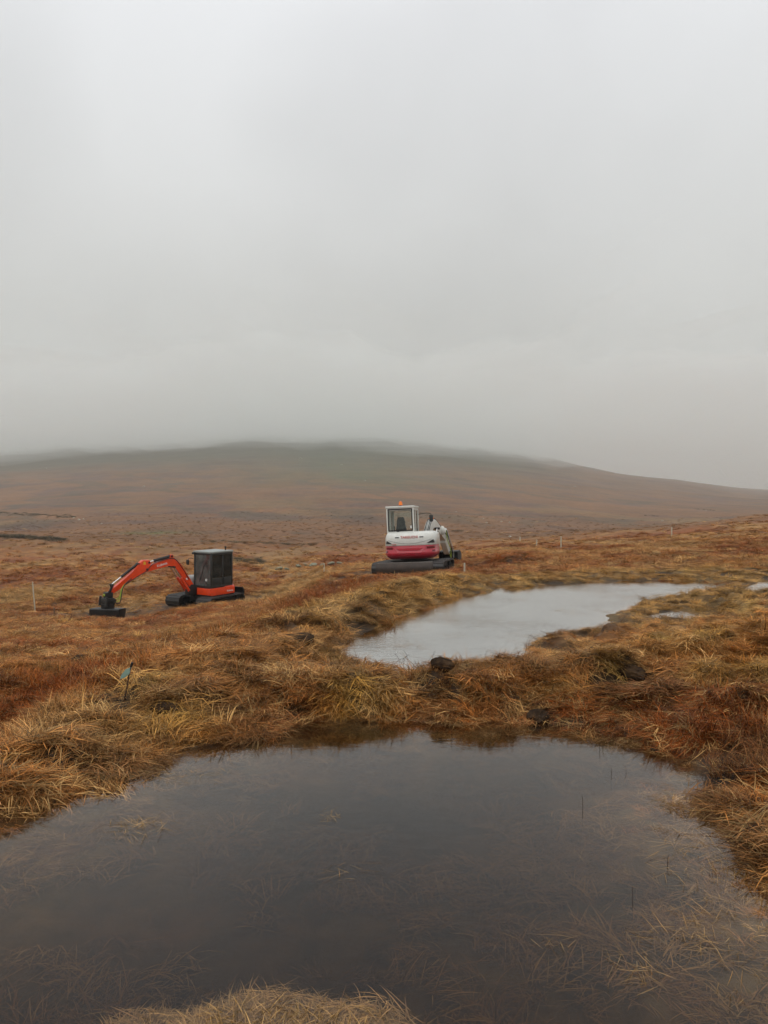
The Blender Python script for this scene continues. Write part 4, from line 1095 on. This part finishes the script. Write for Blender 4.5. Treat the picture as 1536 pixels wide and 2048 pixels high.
# ------------------------------------------------------------------ marker posts, cane with a teal flag, stones, clods
posts = [(70, 1222, 57, 5, 'tall leaning white marker post left of the orange excavator'), (648, 1146, 18, -2, 'short white marker post below the grey rocks'),
         (929, 1147, 20, 0, 'white stake at the edge of the dug hole by the white excavator'), (1040, 1084, 9, 0, 'faint far marker post, leftmost of three right of the white excavator'),
         (1073, 1092, 12, -3, 'middle marker post of three right of the white excavator'), (1122, 1096, 22, 0, 'tallest marker post of three right of the white excavator'),
         (1343, 1075, 20, -4, 'lone white marker post on the heath by the right edge'), (109, 1232, 16, 0, 'thin brown stake standing right of the tall leaning post')]
for k, (px, py, hp, lean, lb) in enumerate(posts):
    x, y = ray_hit(px, py, 20)
    z = H(x, y); hh = hp * y / F; w = max(.04, 1.9 * y / F) if k != 7 else .05
    def f(bm):
        bm_box(bm, (0, 0, hh / 2 - .2), (w, w, hh + .4), w * .12)
        bmesh.ops.create_cone(bm, cap_ends=True, segments=4, radius1=w * .66, radius2=w * .3, depth=w * .5, matrix=Matrix.Translation((0, 0, hh + w * .2)) @ Matrix.Rotation(R(45), 4, 'Z'))
    o = part('marker_post', None, M_POST if k != 7 else pbr('brown_wood', (.16, .08, .035), .8), f, smooth=0)
    o.location = (x, y, z); o.rotation_euler = (0, R(-lean), R(8 * k))
    tag(o, lb, 'post', 'marker posts set out over the moor')

fx_, fy_ = FLAG
fz_ = H(fx_, fy_)
fl = empty('flag_marker', (fx_, fy_, fz_), (R(0), R(12), R(0)))
tag(fl, 'thin leaning cane with a small teal flag beside the bund', 'marker')
hh = 72 * fy_ / F
cane = part('cane', fl, pbr('dark_cane', (.05, .022, .012), .7), lambda bm: bm_tube(bm, [(0, 0, -.15), (.004, 0, hh * .4), (-.004, .002, hh * .75), (0, 0, hh + .02)], .006, 6, 3))
part('flag', fl, pbr('teal_plastic', (.30, .46, .40), .5), lambda bm: bm_prism(bm, [(.005, hh), (.0, hh * .80), (-.02, hh * .70), (-.060, hh * .62), (-.055, hh * .74), (-.03, hh * .92)], -.003, .004, lambda a, w, b: (a, w + .03 * math.sin(a * 40), b)))
part('tip', fl, M_BLACK, lambda bm: bm_cyl(bm, (0, 0, hh), (.004, 0, hh + .035), .011, 8))

def rock_mesh(bm, r, seed, flat=.6, sub=3):
    bmesh.ops.create_icosphere(bm, subdivisions=sub, radius=1.0)
    co = np.array([v.co[:] for v in bm.verts])
    d = 1 + .35 * fbm(co[:, 0] * 1.1 + seed, co[:, 1] * 1.1 + co[:, 2] * .9, 3, seed) + .12 * fbm(co[:, 0] * 4 + seed, co[:, 2] * 4 + co[:, 1] * 3, 2, seed + 5)
    for v, c, k in zip(bm.verts, co, d): v.co = Vector((c[0] * r[0] * k, c[1] * r[1] * k, c[2] * r[2] * k))

M_ROCK = pbr('lichened_rock', (.20, .20, .135), .85, 0, .35, 3, .5, (.36, .36, .28), bump=.4)
M_PALE = pbr('pale_stone', (.46, .44, .38), .85, 0, .15, 2)
M_CLOD = pbr('wet_peat', (.034, .021, .013), .95, 0, .5, 9, .6, (.12, .065, .025), bump=1.0, spec=.1)
heap = [(558, 1138, 14, 'pale edged rock at the left end of the rocky line'), (574, 1139, 10, 'second rock from the left end of the rocky line'), (597, 1133, 12, 'third rock in the line, streaked pale grey'),
        (612, 1131, 13, 'fourth rock in the line, mossy green'), (626, 1131, 15, 'dark hollowed rock, tallest in the middle of the rocky line'), (645, 1131, 13, 'flat grey rock behind the short white post'),
        (662, 1129, 14, 'rock right of the short white post'), (680, 1129, 13, 'rock at the right end of the rocky line')]
for k, (px, py, w, lb) in enumerate(heap):
    x, y = ray_hit(px, py, 20); s = w * y / F * .55
    o = part('rock', None, M_ROCK, lambda bm: rock_mesh(bm, (s, s * .8, s * .42), 301 + k), smooth=.7)
    o.location = (x, y, H(x, y) + s * .08); o.rotation_euler = (R(8 * (k % 3 - 1)), R(14 * ((k * 2) % 3 - 1)), k)
    tag(o, lb, 'rock', 'grey rocks in a line beyond the bund')
for k, (px, py, w) in enumerate([(1020, 1074, 6), (147, 1036, 4), (158, 1040, 5), (167, 1039, 4), (203, 1048, 4), (966, 1038, 3), (973, 1046, 4), (1003, 1044, 4), (1019, 1046, 4), (1025, 1088, 3),
                                (1341, 1020, 3), (1325, 1042, 4), (1412, 1021, 3), (288, 973, 4), (602, 917, 4), (683, 930, 4), (92, 937, 4), (730, 962, 4), (1150, 973, 3), (912, 1024, 3)]):
    x, y = ray_hit(px, py, 60); s = w * y / F * .5
    o = part('stone', None, M_PALE, lambda bm: rock_mesh(bm, (s, s * .8, s * .6), 401 + k, sub=2), smooth=.7)
    o.location = (x, y, H(x, y) + s * .2)
    tag(o, 'tiny pale stone lying on the distant moor', 'stone', 'pale stones dotted over the distant moor')

clods = [(885, 1336, 46, .6, 'big dark peat clod on the bund in front of the pale pool'), (1312, 1506, 36, .5, 'dark turf clod in the water at the corner of the near pool'),
         (592, 1290, 84, .35, 'long dark slab of turned peat on the left bund'), (160, 1325, 46, .5, 'dark peat lump at the upper side of the red grass strip'),
         (1262, 1352, 70, .45, 'black peat clod in a hollow right of the pale pool'), (330, 1420, 60, .4, 'dark peat clod below the teal flag'),
         (1075, 1440, 64, .5, 'wet grey peat block at the waterline of the near pool'), (745, 1160, 36, .3, 'flat peat slab near the tracks of the white excavator'),
         (1490, 1400, 44, .5, 'dark turf clod by the right edge of the bund')]
for k, (px, py, w, asp, lb) in enumerate(clods):
    x, y = ray_hit(px, py); s = w * y / F * .5
    o = part('peat_clod', None, M_CLOD, lambda bm: rock_mesh(bm, (s, s * .7, s * asp), 501 + k, sub=4), smooth=.5)
    o.location = (x, y, H(x, y) + s * asp * .25); o.rotation_euler = (0, R(6), k * 1.3)
    tag(o, lb, 'peat clod', 'dark peat clods turned up by digging')

# dark stems standing in the pools (too fine to tell apart singly)
def stems(bm):
    spots = [(1200, 1502, 22), (1165, 1615, 30), (1336, 1730, 26), (1264, 1795, 26), (904, 1478, 26), (1224, 1548, 14), (1252, 1545, 16)]
    for px, py, hp in spots:
        x, y = P(px, py, 0); h = hp * y / F
        bm_tube(bm, [(x, y, -.2), (x + U(-.004, .004), y, h * .35), (x + U(-.012, .012), y, h * .75)], .0013, 5, 2)
    for _ in range(70):
        px, py = random.choice([(1075, 1295), (1085, 1300), (1110, 1280), (1250, 1255), (1235, 1262), (860, 1335), (1020, 1330), (990, 1330), (800, 1332)])
        x, y = P(px + random.gauss(0, 12), py + random.gauss(0, 5), W2); h = U(.04, .16)
        bm_tube(bm, [(x, y, -.3), (x + U(-.03, .03), y, h * .4 - .1), (x + U(-.1, .1), y, h - .1)], .002, 4, 2)
random.seed(21)
o = part('dead_rush_stems', None, pbr('dark_rush', (.045, .022, .014), .7), stems, smooth=0)
tag(o, 'thin dark dead stems standing in the pools', 'rushes', kind='stuff')

# heather and dark peat banks on the moor
def heather():
    PT, SC_, TI = [], [], []
    def hline(a, b, n, wob, y0, s0, s1, col):
        for t in rng.random(n):
            px = a[0] + (b[0] - a[0]) * t; py = a[1] + (b[1] - a[1]) * t + rng.normal(0, wob)
            lines.append((px, py, y0, rng.uniform(s0, s1), col))
    lines = []
    hline((0, 1072), (128, 1080), 110, 2.2, 60, 1.0, 2.0, C_DK * 1.0)
    hline((425, 1118), (528, 1124), 70, 3.0, 45, .5, 1.1, C_DK * 1.1)
    hline((400, 1082), (640, 1090), 70, 1.6, 60, .6, 1.3, C_DK * 1.4)
    hline((905, 1062), (925, 1062), 16, 1.0, 60, .8, 1.2, C_DK)
    hline((0, 1026), (150, 1034), 70, 1.5, 100, 1.5, 2.5, C_DK * 1.3)
    hline((1290, 1031), (1318, 1033), 12, .4, 100, 1.2, 1.8, C_DK)
    hline((1385, 1017), (1430, 1021), 12, .4, 100, 1.5, 2.0, C_DK * 1.3)
    cache = {}
    for px, py, y0, s, col in lines:
        x, y = ray_hit(px, py, y0)
        PT.append((x, y, H(x, y) - .05)); SC_.append((s, s, s * .7)); TI.append(col * rng.uniform(.7, 1.3))
    n = len(PT)
    scatter('heather', np.array(PT), np.stack([np.zeros(n), np.zeros(n), rng.random(n) * 6.283], 1), np.array(SC_), rng.integers(13, 16, n), np.array(TI), TUFTS,
            'dark heather growing along the peat banks of the moor', 'heather')
heather()

# ------------------------------------------------------------------ haze
def build_haze():
    x, y0, y1, z0, z1 = 4800, -60, 3700, -30, 300
    v = [(-x, y0, z0), (x, y0, z0), (x, y1, z0), (-x, y1, z0), (-x, y0, z1), (x, y0, z1), (x, y1, z1), (-x, y1, z1)]
    f = [(3, 2, 1, 0), (4, 5, 6, 7), (0, 1, 5, 4), (1, 2, 6, 5), (2, 3, 7, 6), (3, 0, 4, 7)]
    m, n, l = new_mat('haze')
    o = n.new('ShaderNodeOutputMaterial'); pv = n.new('ShaderNodeVolumePrincipled')
    pv.inputs['Color'].default_value = (.96, .98, .955, 1); pv.inputs['Density'].default_value = HAZE; pv.inputs['Anisotropy'].default_value = 0.0
    l.new(pv.outputs[0], o.inputs['Volume'])
    ob = mesh_obj('haze', v, f, m)
    tag(ob, 'pale grey mist thickening over the hill', 'mist', kind='stuff')
HAZE = 0.00034
build_haze()

def build_cloud(base, thick, dens, seed, near, label):
    """low cloud hiding the hill's top: a ragged-bottomed bank, thin at its near edge"""
    xs = np.linspace(-3600, 3600, 181); ys = np.linspace(380, 3300, 91)
    X, Y = np.meshgrid(xs, ys); X = X.ravel(); Y = Y.ravel()
    t = sstep(380, near, Y) * (1 - sstep(3100, 3300, Y)) * (1 - sstep(2600, 3600, np.abs(X)))
    zb = base + 52 * fbm(X / 240, Y / 900, 3, seed) + 30 * fbm(X / 75, Y / 320, 3, seed + 2) - 55 * sstep(1800, 2700, Y) * sstep(300, 900, X) - 20 * sstep(-250, -700, X)
    th = (thick + 40 * fbm(X / 500, Y / 500, 2, seed + 6)) * t
    zb = np.maximum(zb, 30) + 12 * (1 - t)
    n = len(X); nc = len(xs); nr = len(ys)
    v = np.concatenate([np.stack([X, Y, zb], 1), np.stack([X, Y, zb + th + 1.0], 1)])
    i = (np.arange(nr - 1)[:, None] * nc + np.arange(nc - 1)[None, :]).ravel()
    f = [(a, a + nc, a + nc + 1, a + 1) for a in i] + [(n + a, n + a + 1, n + a + nc + 1, n + a + nc) for a in i]
    rim = list(range(nc)) + [r * nc + nc - 1 for r in range(1, nr)] + [(nr - 1) * nc + c for c in range(nc - 2, -1, -1)] + [r * nc for r in range(nr - 2, 0, -1)]
    f += [(rim[k], rim[(k + 1) % len(rim)], n + rim[(k + 1) % len(rim)], n + rim[k]) for k in range(len(rim))]
    m, nn, l = new_mat('low_cloud')
    o = nn.new('ShaderNodeOutputMaterial'); pv = nn.new('ShaderNodeVolumePrincipled')
    pv.inputs['Color'].default_value = (.978, .992, .976, 1); pv.inputs['Density'].default_value = dens; pv.inputs['Anisotropy'].default_value = 0.0
    l.new(pv.outputs[0], o.inputs['Volume'])
    tag(mesh_obj('low_cloud', v.tolist(), f, m), label, 'cloud', kind='stuff')
build_cloud(78, 130, .0012, 201, 1300, 'thin lower skirt of the cloud on the hill')
build_cloud(122, 150, .0030, 231, 1600, 'denser low cloud hiding the top of the hill')
